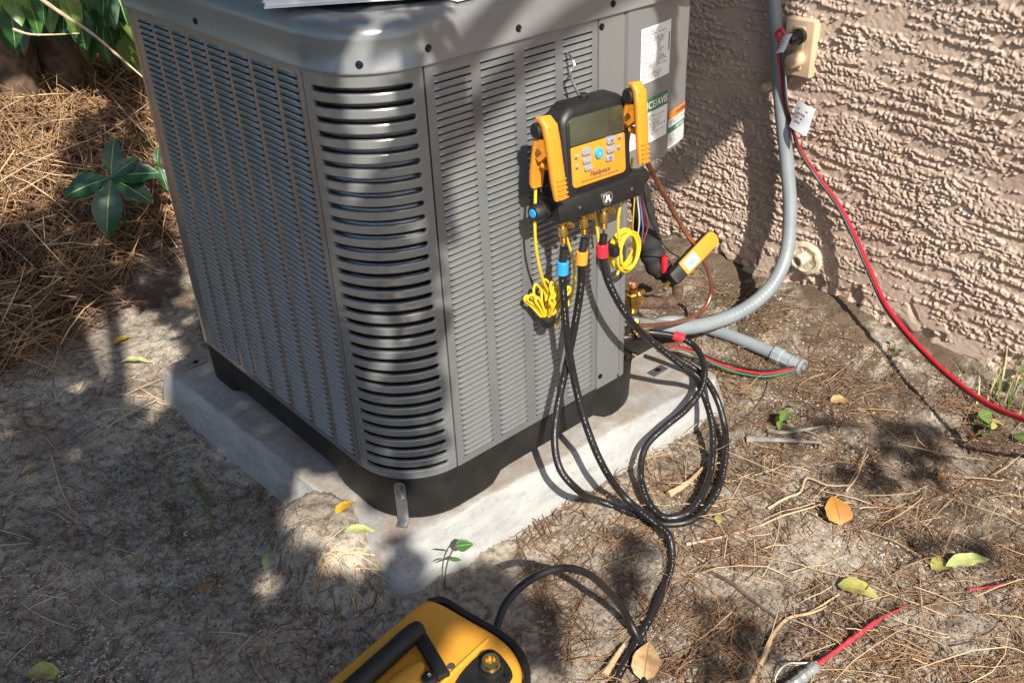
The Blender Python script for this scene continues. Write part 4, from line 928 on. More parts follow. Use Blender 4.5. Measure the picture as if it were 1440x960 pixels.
mb = MB(); lathe(mb, [(0, .011), (.02, .011), (.022, .008)], wl(.245, .367, -.004), wl(.247, .360, .1), 14); o = mb.build('wall_stub', M['beige_paint']); tagobj(o, 'small painted pipe stub sticking out of the stucco below the outlet', 'pipe stub')
# painted flange with pipe stub near the wall foot
fl = root('pipe_flange', (WX, .083, -.047), 'round cream painted pipe flange low on the stucco wall', 'pipe flange')
mb = MB(); lathe(mb, [(-.004, .044), (.004, .046), (.009, .042), (.010, .034), (.006, .030), (.005, .012)], (WX-.002, .083, -.047), (WX-1, .083, -.047), 26); mb.v = [(x+.0015*sin(37*y*100+z*900), y+.0012*sin(z*600), z+.0012*sin(y*700)) for x, y, z in mb.v]; mb.build('flange_ring', M['beige_paint'], fl)
mb = MB(); lathe(mb, [(0, .017), (.022, .017), (.026, .019), (.036, .019), (.036, .014), (.02, .012)], (WX-.004, .086, -.045), (WX-.2, .10, -.06), 8); mb.build('pipe_cap', M['beige_paint'], fl, angle=25)

# ---------------------------------------------------------------- yellow vacuum pump at the front edge
ZP = .060; PA = np.array([-.129, -.267, 0]); E1 = np.array([-.987, -.158, 0]); E2 = np.array([.158, -.987, 0])
pump = root('vacuum_pump', (-.30, -.40, G0), 'yellow vacuum pump with a black carrying handle on the soil', 'vacuum pump')
def pf(s_, t_, z): q = PA+E1*s_+E2*t_; return (q[0], q[1], z)
def smooth_poly(P, n=5, it=2):
    for _ in range(it):
        Q = []
        for i in range(len(P)):
            a, b = np.array(P[i]), np.array(P[(i+1) % len(P)]); Q += [tuple(a*.75+b*.25), tuple(a*.25+b*.75)]
        P = Q
    return P
outl = smooth_poly([(.003, -.004), (.001, .07), (-.002, .128), (.012, .172), (.045, .203), (.10, .210), (.30, .210), (.34, .19), (.345, .01), (.30, -.010), (.15, -.010), (.03, -.008)])
cen = np.mean(outl, 0)
def shell(offs, mat, nm):
    mb = MB(); rings = []
    for (g, z) in offs:
        rings.append([pf(p[0]+(p[0]-cen[0])/np.linalg.norm(np.array(p)-cen)*g, p[1]+(p[1]-cen[1])/np.linalg.norm(np.array(p)-cen)*g, z) for p in outl])
    loft(mb, rings, True, True); return mb.build(nm, M[mat], pump, angle=45)
ysh = shell([(-.004, G0+.07), (.0, G0+.08), (.0, ZP-.012), (-.002, ZP-.006), (-.0055, ZP-.0018), (-.011, ZP)], 'pump_yellow', 'upper_housing')
bsh = shell([(.000, G0+.002), (.008, G0+.006), (.008, G0+.066), (.003, G0+.074)], 'rubber', 'lower_housing')
# black rubber trim along the rear edge
tp = [pf(p[0], p[1], ZP-.012) for p in [(.012, -.002), (-.003, .012), (-.004, .06), (-.006, .11), (-.004, .140), (.008, .172), (.030, .196), (.060, .210), (.12, .2125), (.22, .2125)]]
mb = MB(); pth = spline(tp, 8); P_, T_, U_ = frames(pth); V = []; cs = rrect(.010, .018, .003, 3); m_ = len(cs)
for p, t_ in zip(P_, T_):
    o_ = np.array([t_[1], -t_[0], 0]); o_ /= np.linalg.norm(o_)
    V += [p+o_*a+np.array([0, 0, b]) for a, b in cs]
mb.add(V, [(i*m_+k, i*m_+(k+1) % m_, (i+1)*m_+(k+1) % m_, (i+1)*m_+k) for i in range(len(P_)-1) for k in range(m_)]+[tuple(range(m_-1, -1, -1)), tuple((len(P_)-1)*m_+k for k in range(m_))]); mb.build('edge_trim', M['rubber'], pump, angle=50)
# carrying handle: round grip bar and two flat arms
gp = [pf(.068, .036, ZP+.008), pf(.082, .036, ZP+.012), pf(.12, .037, ZP+.013), pf(.20, .038, ZP+.013), pf(.27, .039, ZP+.012), pf(.29, .040, ZP+.006)]
mb = MB(); tube(mb, spline(gp, 6), .0145, 16); hd = mb.build('carry_handle', M['rubber'], pump)
def bar(mb, a, b, w_, h_, r=.003):
    a, b = np.array(a), np.array(b); d = b-a; L_ = np.linalg.norm(d); d /= L_; s_ = np.cross([0, 0, 1.0], d); s_ /= np.linalg.norm(s_); rbox(mb, (a+b)/2, (L_, w_, h_), r, np.stack([d, s_, np.cross(d, s_)], 1))
mb = MB(); bar(mb, pf(.070, .034, ZP+.007), pf(.103, .116, ZP+.004), .019, .013); mb.build('handle_arm', M['rubber'], hd, angle=40)
mb = MB(); bar(mb, pf(.282, .02, ZP+.008), pf(.262, .11, ZP+.006), .017, .016); mb.build('handle_arm', M['rubber'], hd, angle=40)
for sgn in (-1, 1):
    mb = MB(); rbox(mb, pf(.175, .0375+sgn*.0105, ZP+.0165), (.17, .002, .003), .0008, np.stack([E1, E2, [0, 0, 1]], 1)); mb.build('grip_seam', M['black_wire'], hd)
mb = MB(); lathe(mb, [(0, .010), (.012, .010), (.014, .007)], pf(.118, .104, ZP), pf(.118, .104, 1), 16); kb = mb.build('hinge_boss', M['rubber'], hd)
screw(pf(.118, .104, ZP+.013), (0, 0, 1), kb, .003, 'bright')
# raised yellow pad inside the handle, recess edge, ridge
mb = MB(); loft(mb, [[pf(s_, t_, z) for s_, t_ in smooth_poly([(.096+g, .062+g), (.110+g, .098-g), (.25-g, .098-g), (.25-g, .062+g)])] for g, z in ((0, ZP-.002), (0, ZP+.006), (.003, ZP+.009), (.012, ZP+.010))], True); mb.build('raised_pad', M['pump_yellow'], ysh, angle=50)
mb = MB(); pth = spline([pf(.016, .1165, ZP-.0015), pf(.06, .1165, ZP-.0005), pf(.12, .1165, ZP-.0005), pf(.24, .1165, ZP-.0005)], 8); tube(mb, pth, .0035, 8); mb.build('ridge', M['pump_yellow'], ysh)
pl = smooth_poly([(.024, .135), (.040, .126), (.095, .128), (.13, .15), (.13, .185), (.05, .190), (.036, .175)], it=2)
mb = MB(); loft(mb, [[pf(s_, t_, z) for s_, t_ in pl] for z in (ZP-.004, ZP+.0035)], True); plate = mb.build('port_plate', M['rubber'], pump, angle=40)
for (s_, t_) in ((.034, .137), (.050, .178), (.115, .165)): screw(pf(s_, t_, ZP+.0036), (0, 0, 1), plate, .003)
mb = MB(); lathe(mb, [(0, .0165), (.003, .0165), (.004, .014), (.010, .014)], pf(.055, .156, ZP+.003), pf(.055, .156, 1), 20); fit = mb.build('port_seat', M['black_wire'], plate)
mb = MB(); lathe(mb, [(0, .0125), (.006, .0125), (.007, .010), (.011, .010), (.012, .0115), (.016, .0115), (.016, .007), (.009, .005)], pf(.055, .156, ZP+.008), pf(.060, .161, ZP+.06), 20); mb.build('brass_fitting', M['brass'], plate)
mb = MB(); lathe(mb, [(0, .0055), (.0006, .0055)], pf(.081, .1075, ZP+.0002), pf(.081, .1075, 1), 14); mb.build('screw_hole', M['ink'], ysh)
# black lead looping from the pump's back over the soil
pc_ = root('pump_lead', tuple(atg(900, 900, .01)), 'smooth black lead arching from the yellow pump across the soil', 'lead')
b0_ = np.array(pf(-.006, .098, ZP-.045))
lp_ = [b0_+E1*.02, b0_, at(712, 847, 'z', .035), at(745, 815, 'z', .045), at(785, 799, 'z', .040), at(820, 803, 'z', .015), at(855, 830, 'z', -.05), atg(885, 872, .035), atg(900, 905, .012), atg(905, 940, .008), atg(903, 985, .008), atg(890, 1040, .008)]
mb = MB(); tube(mb, spline(lp_, 10), .0062, 12); mb.build('lead_body', M['hose'], pc_)
mb = MB(); lathe(mb, [(0, .010), (.012, .010), (.014, .0085), (.030, .0078)], b0_+E1*.004, lp_[2], 14); mb.build('strain_relief', M['rubber'], pc_)

# ---------------------------------------------------------------- leaves, twigs and litter
def leaf_mesh(nm, L_, W_, mat, fold=.25, curl=.3, shape=.8, seg=7, wavy=.0):
    """curved blade with a raised midrib; second material slot is the rib"""
    mb = MB(); V = []; ks = (-1, -.55, -.05, .05, .55, 1); rr_ = random.Random(int(L_*1e4)+len(mat))
    for i in range(seg+1):
        t = i/seg; wv = W_/2*(math.sin(pi*min(1, t**shape)))**.8 if 0 < t < 1 else .0006
        zc = curl*L_*.25*(t-t*t)*4*.5-curl*L_*.25*t*t
        for k in ks:
            e = rr_.uniform(.90, 1.06) if abs(k) == 1 else 1
            V.append((t*L_, k*wv*e, zc+abs(k)**1.6*wv*fold+wavy*L_*math.sin(t*17+k*3)*abs(k)+(.0006 if abs(k) < .1 else 0)))
    n = len(ks); mb.add(V, [(i*n+k, i*n+k+1, (i+1)*n+k+1, (i+1)*n+k) for i in range(seg) for k in range(n-1)]); m = mb.mesh(nm, M[mat], angle=80)
    m.materials.append(M['vein_dark' if mat in ('leaf_orange', 'leaf_tan', 'leaf_brown', 'leaf_yellow') else 'vein_light'])
    for p in m.polygons: p.material_index = 1 if p.index % (n-1) == 2 else 0
    return m
def fallen(px, py, L_, W_, mat, ang, label, tilt=(0, 0), shape=.8, curl=.6, dz=.007, wavy=.022, group='leaves fallen on the soil', pos=None):
    p = atg(px, py, dz) if pos is None else pos
    o = link('fallen_leaf', leaf_mesh('fallen_leaf', L_, W_, mat, .22, curl, shape, 8, wavy)); o.location = p; o.rotation_euler = (radians(tilt[0]), radians(tilt[1]), radians(ang)); tagobj(o, label, 'leaf', group); return o
# heading helper: ang in world degrees; image-right is about -41 deg, image-up is about 50 deg
fallen(160, 483, .055, .024, 'leaf_yellow', 10, 'bright yellow leaf on bare soil beside the straw bank')
fallen(0, 0, .050, .022, 'leaf_yellow', 12, 'bright yellow leaf on the sand heaped over the pad edge', pos=at(472, 722, 'z', -.086))
fallen(170, 508, .075, .022, 'leaf_pale', -38, 'pale green leaf lying beside the far corner of the pad', dz=.012)
fallen(0, 0, .055, .022, 'leaf_pale', -35, 'pale green leaf on the sand in front of the unit corner', pos=at(484, 747, 'z', -.088))
fallen(1182, 738, .066, .052, 'leaf_orange', 48, 'broad orange leaf lying on dappled soil', shape=.6, tilt=(0, -22), dz=.008)
fallen(1330, 795, .085, .028, 'leaf_pale', -33, 'long pale olive leaf among the needles near the right edge', tilt=(10, -6), dz=.012)
fallen(1310, 800, .050, .034, 'leaf_olive', -15, 'dull olive leaf tucked under the long pale leaf', dz=.006)
fallen(1178, 822, .070, .040, 'leaf_olive', -62, 'olive green leaf lying behind the red taped cable end', shape=.7)
fallen(905, 958, .075, .045, 'leaf_tan', 35, 'tan leaf at the bottom edge beside the black lead', shape=.7, tilt=(0, -14), dz=.01)
fallen(38, 944, .062, .036, 'leaf_olive', -48, 'mottled yellow green leaf at the near left edge of the soil')
fallen(372, 800, .062, .026, 'leaf_pale', 38, 'grey green leaf on the shaded soil near the pad', tilt=(12, 0))
fallen(288, 836, .060, .034, 'leaf_brown', 52, 'curled brown leaf on the shaded soil', tilt=(0, 0), dz=.004)
fallen(1318, 672, .034, .014, 'leaf_orange', -20, 'small orange leaf near the foot of the wall', dz=.01)
fallen(30, 664, .050, .016, 'leaf_tan', 5, 'narrow grey tan leaf on the shaded soil at the left')
fallen(1010, 736, .030, .018, 'leaf_olive', 30, 'small olive leaf just right of the hose loop')
fallen(1000, 745, .026, .016, 'leaf_brown', -60, 'small dark leaf below the olive one by the hose loop')
fallen(1168, 566, .050, .034, 'leaf_tan', -25, 'crumpled tan leaf on the soil under the conduit end', wavy=.03)
fallen(68, 418, .060, .026, 'leaf_brown', 70, 'reddish brown leaf in the shaded straw at the left edge', dz=.05)
def twig(pts, r, mat, label, branch=None, cat='twig', nm='twig', group='twigs on the soil'):
    mb = MB(); pth = spline(pts, 6); n = len(pth); tube(mb, pth, r, 7, radii=[r*(1.1-.7*i/n)*(1+.12*sin(i*2.3)) for i in range(n)])
    for b in (branch or []):
        q = spline(b, 5); tube(mb, q, r*.6, 6, radii=[r*.6*(1-.75*i/len(q)) for i in range(len(q))])
    o = mb.build(nm, M[mat]); tagobj(o, label, cat, group)
tw = lambda *P: [atg(x, y, dz) for x, y, dz in P]
twig(tw((1055, 962, .004), (1075, 920, .006), (1088, 890, .008), (1110, 868, .008), (1135, 862, .008), (1180, 835, .006)), .0042, 'twig', 'reddish forked root curving over the soil left of the red cable end', [tw((1130, 864, .008), (1150, 858, .01), (1172, 846, .008))])
twig(tw((965, 765, .004), (1015, 755, .006), (1065, 740, .006), (1100, 725, .008), (1150, 710, .012), (1180, 695, .010)), .0026, 'pale_twig', 'long pale root running right from the hose loop')
twig(tw((1080, 715, .004), (1105, 700, .010), (1125, 692, .012), (1135, 672, .016), (1165, 682, .014), (1195, 682, .010)), .0028, 'pale_twig', 'kinked pale root arching above the orange leaf')
twig(tw((1190, 690, .008), (1205, 670, .012), (1212, 650, .016), (1220, 628, .016)), .0022, 'twig', 'thin brown stem standing up beside the kinked pale root')
twig(tw((940, 695, .010), (965, 680, .014), (988, 658, .012)), .0070, 'twig', 'thick brown stick lying inside the hose loop')
twig(tw((1050, 618, .006), (1085, 618, .010), (1120, 620, .010), (1155, 622, .006)), .0065, 'bone', 'grey weathered root lying on the soil in front of the conduit')
twig(tw((1080, 605, .008), (1100, 608, .014), (1130, 604, .012), (1158, 599, .008)), .0050, 'bone', 'pale knobbly root behind the grey weathered one', [tw((1130, 604, .010), (1145, 610, .008), (1156, 616, .006))])
twig(tw((1030, 605, .003), (1055, 585, .006), (1072, 560, .008), (1082, 535, .008)), .0045, 'bark', 'dark brown root running from the pad towards the conduit')
twig(tw((990, 800, .002), (1030, 820, .006), (1060, 845, .006), (1095, 870, .004)), .0038, 'bark', 'dark root crossing the soil beside the forked root')
twig(tw((850, 948, .004), (868, 920, .008), (878, 905, .008)), .0060, 'twig', 'short brown stick at the bottom edge beside the hose')
twig(tw((265, 668, .004), (285, 700, .006), (298, 740, .008), (304, 785, .004)), .0022, 'grass', 'green pine sprig lying on the shaded soil', [tw((285, 700, .006), (310, 705, .008), (345, 708, .006)), tw((296, 730, .006), (320, 734, .01), (350, 722, .006)), tw((270, 672, .006), (290, 690, .01), (292, 712, .008))])
twig(tw((72, 640, .003), (82, 675, .006), (100, 715, .006), (124, 733, .004)), .0018, 'pale_twig', 'bent pale stalk on the shaded soil at the left')
# red taped cable end with grey tape
rc = root('taped_cable', tuple(atg(1150, 940, .01)), 'red taped cable end with grey tape half buried in needles', 'cable')
q = tw((1145, 937, .012), (1175, 915, .014), (1205, 893, .014), (1228, 876, .014), (1250, 863, .010), (1278, 850, .004)); pth = spline(q, 10); n = len(pth)
mb = MB(); tube(mb, pth, .008, 9, radii=[(.0044*(1-.80*float(sstep(.40, 1, i/n))))*random.uniform(.72, 1.22) for i in range(n)]); mb.build('red_wrap', M['red_tape'], rc)
q = tw((1085, 985, .010), (1110, 965, .013), (1130, 950, .014), (1148, 935, .012)); pth = spline(q, 8); n = len(pth)
mb = MB(); tube(mb, pth, .011, 9, radii=[.0085*random.uniform(.7, 1.25) for i in range(n)]); mb.build('grey_wrap', M['tape'], rc)
mb = MB(); tube(mb, spline(tw((1148, 930, .014), (1125, 932, .018), (1110, 932, .020), (1098, 940, .016), (1090, 955, .010), (1093, 975, .006)), 8), .0013, 6); mb.build('loose_wire', M['white_wire'], rc)
q = tw((1360, 828, .006), (1385, 826, .008), (1410, 820, .006)); mb = MB(); tube(mb, spline(q, 6), .0022, 7); o = mb.build('red_twine', M['red_tape']); tagobj(o, 'short piece of red twine in the needles at the right', 'twine')

# pine needles
def needles(name, mat, N, posf, Lr, r, lift, seed, parent=None, droop=.02, dirf=None):
    rg = np.random.default_rng(seed); XY = posf(rg, N); N = len(XY); seg = 4
    L_ = rg.uniform(*Lr, N); th = rg.uniform(0, 2*pi, N) if dirf is None else dirf(rg, XY); k = rg.normal(0, 1.2, N)
    z0 = rg.uniform(.001, lift, N); sl_n = rg.normal(0, lift*.6, N)
    C = np.zeros((N, seg+1, 3))
    for s_ in range(seg+1):
        t = s_/seg-.5; a = th+k*t*L_*1.6
        C[:, s_, 0] = XY[:, 0]+L_*t*np.cos(a); C[:, s_, 1] = XY[:, 1]+L_*t*np.sin(a)
        C[:, s_, 2] = gz(C[:, s_, 0], C[:, s_, 1])+np.maximum(.0008, z0+sl_n*t*2-droop*L_*(2*t)**2)
    T = np.gradient(C, axis=1); T /= np.linalg.norm(T, axis=2, keepdims=True)+1e-9
    up = np.array([0, 0, 1.0]); S_ = np.cross(T, up); S_ /= np.linalg.norm(S_, axis=2, keepdims=True)+1e-9; U = np.cross(S_, T)
    R_ = (r*rg.uniform(.7, 1.25, N))[:, None]*np.array([1, 1, .95, .75, .3])[None, :]
    V = np.stack([C+R_[..., None]*(S_*cos(a)+U*sin(a)) for a in (pi/2, pi/2+2*pi/3, pi/2+4*pi/3)], 2).reshape(-1, 3)
    b = (np.arange(N)*(seg+1)*3)[:, None, None]; i_ = (np.arange(seg)*3)[None, :, None]; j_ = np.arange(3)[None, None, :]; j2 = (j_+1) % 3
    Q = np.stack([b+i_+j_, b+i_+j2, b+i_+3+j2, b+i_+3+j_], -1).reshape(-1, 4)
    return big(name, V, Q, M[mat], parent)
def region(polys, dens_noise=None):
    """sample ground points under photo polygons"""
    def inside(x, y, P):
        c = np.zeros(len(x), bool); j = len(P)-1
        for i in range(len(P)):
            xi, yi = P[i]; xj, yj = P[j]; m_ = ((yi > y) != (yj > y)) & (x < (xj-xi)*(y-yi)/(yj-yi+1e-9)+xi); c ^= m_; j = i
        return c
    def f(rg, N):
        out = []
        for P, wgt in polys:
            P = np.array(P, float); lo = P.min(0); hi = P.max(0); n = int(N*wgt); x = rg.uniform(lo[0], hi[0], n*3); y = rg.uniform(lo[1], hi[1], n*3); k = inside(x, y, P); x, y = x[k][:n], y[k][:n]
            d = FW[None]+RT[None]*((x-720)/F_PX)[:, None]-UP[None]*((y-480)/F_PX)[:, None]; z = np.full(len(x), G0)
            for _ in range(14):
                p = CAM[None]+d*((z-CAM[2])/d[:, 2])[:, None]; z = .5*z+.5*gz(p[:, 0], p[:, 1])
            out.append(p[:, :2])
        A = np.concatenate(out); k = (A[:, 1] < 4.5) & (A[:, 0] < WX-.03) & (np.abs(A[:, 0]) < 4)
        ins = (A[:, 0] > -.03) & (A[:, 0] < .84) & (A[:, 1] > -.05) & (A[:, 1] < .88); k &= ~ins
        if dens_noise is not None: k &= (sample(T_A, A[:, 0]+dens_noise[0], A[:, 1], dens_noise[1])+rg.normal(0, .35, len(A)) > dens_noise[2])
        return A[k]
    return f
def straw_pts(rg, N):
    x = rg.uniform(-.9, 1.3, N*2); y = rg.uniform(1.05, 3.0, N*2); lim = 1.50+.35*x+.10*np.sin(7*x)+rg.normal(0, .09, N*2)
    k = (y > lim) & ~((x > -.05) & (x < .84) & (y < .95)); return np.stack([x[k], y[k]], 1)[:N]
bank = [([(-40, 60), (240, 60), (262, 300), (300, 480), (150, 460), (60, 440), (-40, 470)], 1)]
tagobj(needles('straw_bank', 'needle', 5000, straw_pts, (.12, .24), .0021, .075, 21, dirf=lambda rg, XY: rg.normal(1.15, .75, len(XY))), kind='stuff')
tagobj(needles('dark_straw', 'needle_dark', 13000, straw_pts, (.10, .22), .0021, .05, 22), kind='stuff')
tagobj(needles('pale_straw', 'needle_pale', 900, straw_pts, (.12, .26), .0019, .085, 23, dirf=lambda rg, XY: rg.normal(1.2, .8, len(XY))), kind='stuff')
rightpoly = [([(700, 660), (1000, 560), (900, 440), (960, 370), (1120, 420), (1240, 490), (1460, 560), (1460, 980), (780, 980)], 1)]
tagobj(needles('needle_litter', 'needle', 800, region(rightpoly, (0, 1.1, .1)), (.03, .15), .0008, .012, 31), kind='stuff')
tagobj(needles('dark_litter', 'needle_dark', 6000, region(rightpoly, (3, .9, -.2)), (.015, .09), .0009, .008, 32), kind='stuff')
tagobj(needles('pale_litter', 'needle_pale', 120, region([([(1000, 660), (1460, 600), (1460, 980), (1000, 980)], 1), ([(850, 640), (1000, 600), (1020, 720), (900, 730)], .18)], None), (.05, .20), .0009, .020, 33), kind='stuff')
leftpoly = [([(-20, 470), (260, 520), (560, 860), (470, 980), (-20, 980)], 1)]
tagobj(needles('left_litter', 'needle_dark', 800, region(leftpoly), (.008, .045), .0010, .004, 34), kind='stuff')
tagobj(needles('left_needles', 'needle_pale', 60, region(leftpoly), (.07, .17), .0010, .006, 35), kind='stuff')
tagobj(needles('corner_needles', 'needle_pale', 26, region([([(425, 770), (540, 770), (560, 830), (440, 810)], .5), ([(160, 530), (240, 540), (250, 600), (170, 600)], .5)]), (.06, .15), .0013, .012, 36), kind='stuff')
# soil crumbs and chips
def crumbs(name, mat, N, posf, sr, seed):
    rg = np.random.default_rng(seed); XY = posf(rg, N); N = len(XY); s_ = rg.uniform(*sr, N)*rg.uniform(.5, 1, N)
    base = np.array([(1, 0, -.2), (-.5, .87, -.2), (-.5, -.87, -.2), (0.1, 0, .9), (.3, .5, .45)]); th = rg.uniform(0, 2*pi, N); asp = rg.uniform(.5, 2.0, N)
    bx = base[None, :, :]*(1+rg.normal(0, .22, (N, 5, 3))); x = bx[..., 0]*asp[:, None]; y = bx[..., 1]
    X = x*np.cos(th)[:, None]-y*np.sin(th)[:, None]; Y = x*np.sin(th)[:, None]+y*np.cos(th)[:, None]
    z = gz(XY[:, 0], XY[:, 1]); V = np.stack([XY[:, :1]+X*s_[:, None], XY[:, 1:]+Y*s_[:, None], z[:, None]+bx[..., 2]*.6*s_[:, None]], -1).reshape(-1, 3)
    t = np.array([(0, 4, 3), (4, 1, 3), (1, 2, 3), (2, 0, 3), (0, 1, 4)]); Fq = (np.arange(N)*5)[:, None, None]+t[None]
    return tagobj(big(name, V, Fq.reshape(-1, 3), M[mat], smooth=False), kind='stuff')
allp = [(leftpoly[0][0], .4), (rightpoly[0][0], .6)]
crumbs('soil_crumbs', 'crumb', 22000, region(allp), (.0014, .0050), 41)
crumbs('litter_chips', 'chip_dark', 13000, region([(leftpoly[0][0], .12), (rightpoly[0][0], .88)]), (.0014, .0055), 42)
crumbs('pale_grit', 'white_wire', 90, region(allp), (.001, .0028), 43)

# ---------------------------------------------------------------- plants
def stem_leafed(o_leaf, base, tipdir): pass
def aim(o, xd, nd):
    x = Vector(xd).normalized(); n = Vector(nd); n = (n-x*n.dot(x)).normalized(); y = n.cross(x)
    o.rotation_mode = 'QUATERNION'; o.rotation_quaternion = Matrix((x, y, n)).transposed().to_quaternion()
def plant_leaf(parent, me, loc, az, pitch, roll=0, sc=1, nm='leaf'):
    o = bpy.data.objects.new(nm, me); COL.objects.link(o); o.parent = parent
    if parent.type == 'EMPTY': o.matrix_parent_inverse = parent.matrix_basis.inverted()
    o.location = loc; o.rotation_mode = 'XYZ'
    q = Quaternion((0, 0, 1), az) @ Quaternion((0, 1, 0), -pitch) @ Quaternion((1, 0, 0), roll); o.rotation_mode = 'QUATERNION'; o.rotation_quaternion = q; o.scale = (sc, sc, sc); return o
# broad-leaved seedling in the straw
sp = atg(156, 262, .10); sp = at(156, 250, 'y', sp[1]-.16); gb = sp.copy(); gb[2] = float(gz(sp[0], sp[1]))
sd_ = root('seedling', tuple(gb), 'dark glossy broad leaved seedling growing from the shaded straw', 'seedling')
mb = MB(); tube(mb, spline([gb, (gb+sp)/2+np.array([.006, 0, 0]), sp], 5), .004, 7); mb.build('stem', M['leaf_mid'], sd_)
lm = leaf_mesh('leaf', .155, .078, 'leaf_seed', .18, .35, 1.15, 10)
for (dx, dy, sc) in ((2, -50, .85), (-62, 18, 1.05), (-8, 72, 1.15), (52, 26, 1.0), (56, -12, .9), (30, -28, .7)):
    t_ = sp+ (RT*dx-UP*dy)/F_PX*np.linalg.norm(sp-CAM); d_ = t_-sp; az = math.atan2(d_[1], d_[0]); h_ = math.hypot(d_[0], d_[1])
    o = plant_leaf(sd_, lm, sp, az, 0, 0, np.linalg.norm(d_)/.155*1.06); aim(o, d_-np.array([0, 0, .01]), (CAM-sp)/np.linalg.norm(CAM-sp)+np.array([0, 0, .9])+RNG.normal(0, .12, 3))
sp2 = atg(222, 232, .06); sp2 = at(222, 232, 'y', sp2[1]-.10); g2 = sp2.copy(); g2[2] = float(gz(sp2[0], sp2[1]))
s2 = root('seedling', tuple(g2), 'smaller dark seedling partly hidden beside the unit edge', 'seedling')
mb = MB(); tube(mb, [g2, sp2], .003, 6); mb.build('stem', M['leaf_mid'], s2)
for (dx, dy) in ((0, -16), (10, 24), (-14, 10), (22, 6)):
    t_ = sp2+(RT*dx-UP*dy)/F_PX*np.linalg.norm(sp2-CAM)*1.4; d_ = t_-sp2; plant_leaf(s2, lm, sp2, math.atan2(d_[1], d_[0]), math.atan2(d_[2], math.hypot(d_[0], d_[1])), 0, max(.35, np.linalg.norm(d_)/.155))
# small seedling by the pad
b_ = atg(625, 828, .0); tip = at(640, 768, 'y', b_[1]-.012)
s3 = root('seedling', tuple(b_), 'thin seedling with one round green leaf in front of the concrete pad', 'seedling')
mb = MB(); tube(mb, spline([b_, at(627, 800, 'y', b_[1]-.004), at(633, 780, 'y', b_[1]-.010), tip], 6), .0014, 6); mb.build('stem', M['bark'], s3)
l1 = leaf_mesh('leaf', .034, .024, 'leaf_mid', .15, .2, .75, 8); l2 = leaf_mesh('leaf', .022, .009, 'leaf_mid', .2, .3, .9, 6)
plant_leaf(s3, l1, tip, radians(-35), .05, radians(30), .95); plant_leaf(s3, l2, at(630, 775, 'y', b_[1]-.010), radians(140), .3, .4); plant_leaf(s3, l2, at(629, 786, 'y', b_[1]-.008), radians(150), -.1, .4); plant_leaf(s3, l2, at(631, 786, 'y', b_[1]-.008), radians(-40), -.1, .3)
# little sprigs of weed
def weed(px, py, label, n, sc, mats, seed):
    rr = random.Random(seed); b = atg(px, py, 0); r_ = root('weed', tuple(b), label, 'weed', 'small weeds'); mes = [leaf_mesh('leaf', .028, .016, m_, .2, .3, .8, 6) for m_ in mats]
    for k in range(n):
        t_ = b+np.array([rr.uniform(-.03, .03), rr.uniform(-.03, .03), rr.uniform(.01, .035)])*sc; mb = MB(); tube(mb, spline([b, (b+t_)/2+np.array([0, 0, .008]), t_], 4), .0009, 5); mb.build('stem', M['leaf_mid'], r_)
        plant_leaf(r_, rr.choice(mes), t_, rr.uniform(0, 6.28), rr.uniform(-.4, .4), rr.uniform(-.5, .5), sc*rr.uniform(.7, 1.2))
weed(1100, 592, 'low green weed beside the pale knobbly root', 6, 1.1, ['leaf_mid', 'leaf_light'], 3)
weed(1258, 500, 'tiny green weed at the foot of the stucco wall', 4, .7, ['leaf_light'], 4)
weed(1395, 605, 'small pale leaved weed under the red cord', 7, 1.2, ['leaf_light', 'leaf_olive'], 5)
weed(515, 760, 'small green weed growing in the sand at the pad corner', 5, .8, ['leaf_light', 'leaf_pale'], 6) if False else None
# grass tuft at the wall on the right
gt = atg(1425, 560, 0); tuft = root('grass_tuft', tuple(gt), 'green and straw coloured grass tuft at the wall foot by the right edge', 'grass tuft'); rr = random.Random(8)
for k in range(46):
    b = gt+np.array([rr.gauss(0, .035), rr.gauss(-.01, .05), 0]); b[2] = float(gz(b[0], b[1])); L_ = rr.uniform(.05, .15); a = rr.uniform(0, 6.28); ln_ = rr.uniform(.15, .7); mb = MB(); V = []
    for i in range(5):
        t = i/4; p = b+np.array([cos(a), sin(a), 0])*L_*ln_*t*t+np.array([0, 0, L_*t*(1-.25*t)]); w_ = .0022*(1-t*.92); s_ = np.array([-sin(a), cos(a), 0])*w_; V += [p-s_, p+np.array([cos(a), sin(a), 0])*w_*.3, p+s_]
    mb.add(V, [(3*i+j, 3*i+j+1, 3*i+j+4, 3*i+j+3) for i in range(4) for j in range(2)]); mb.build('blade', M['grass' if rr.random() < .6 else 'dry_grass'], tuft, fixn=False)
gl = leaf_mesh('leaf', .05, .03, 'leaf_light', .2, .3, .8, 6)
for (px, py, az) in ((1438, 505, 20), (1432, 520, -60), (1440, 545, 10), (1428, 610, -120), (1400, 612, 160)): plant_leaf(tuft, gl, atg(px, py, .05 if py < 560 else .015), radians(az), .3, .4, .8)

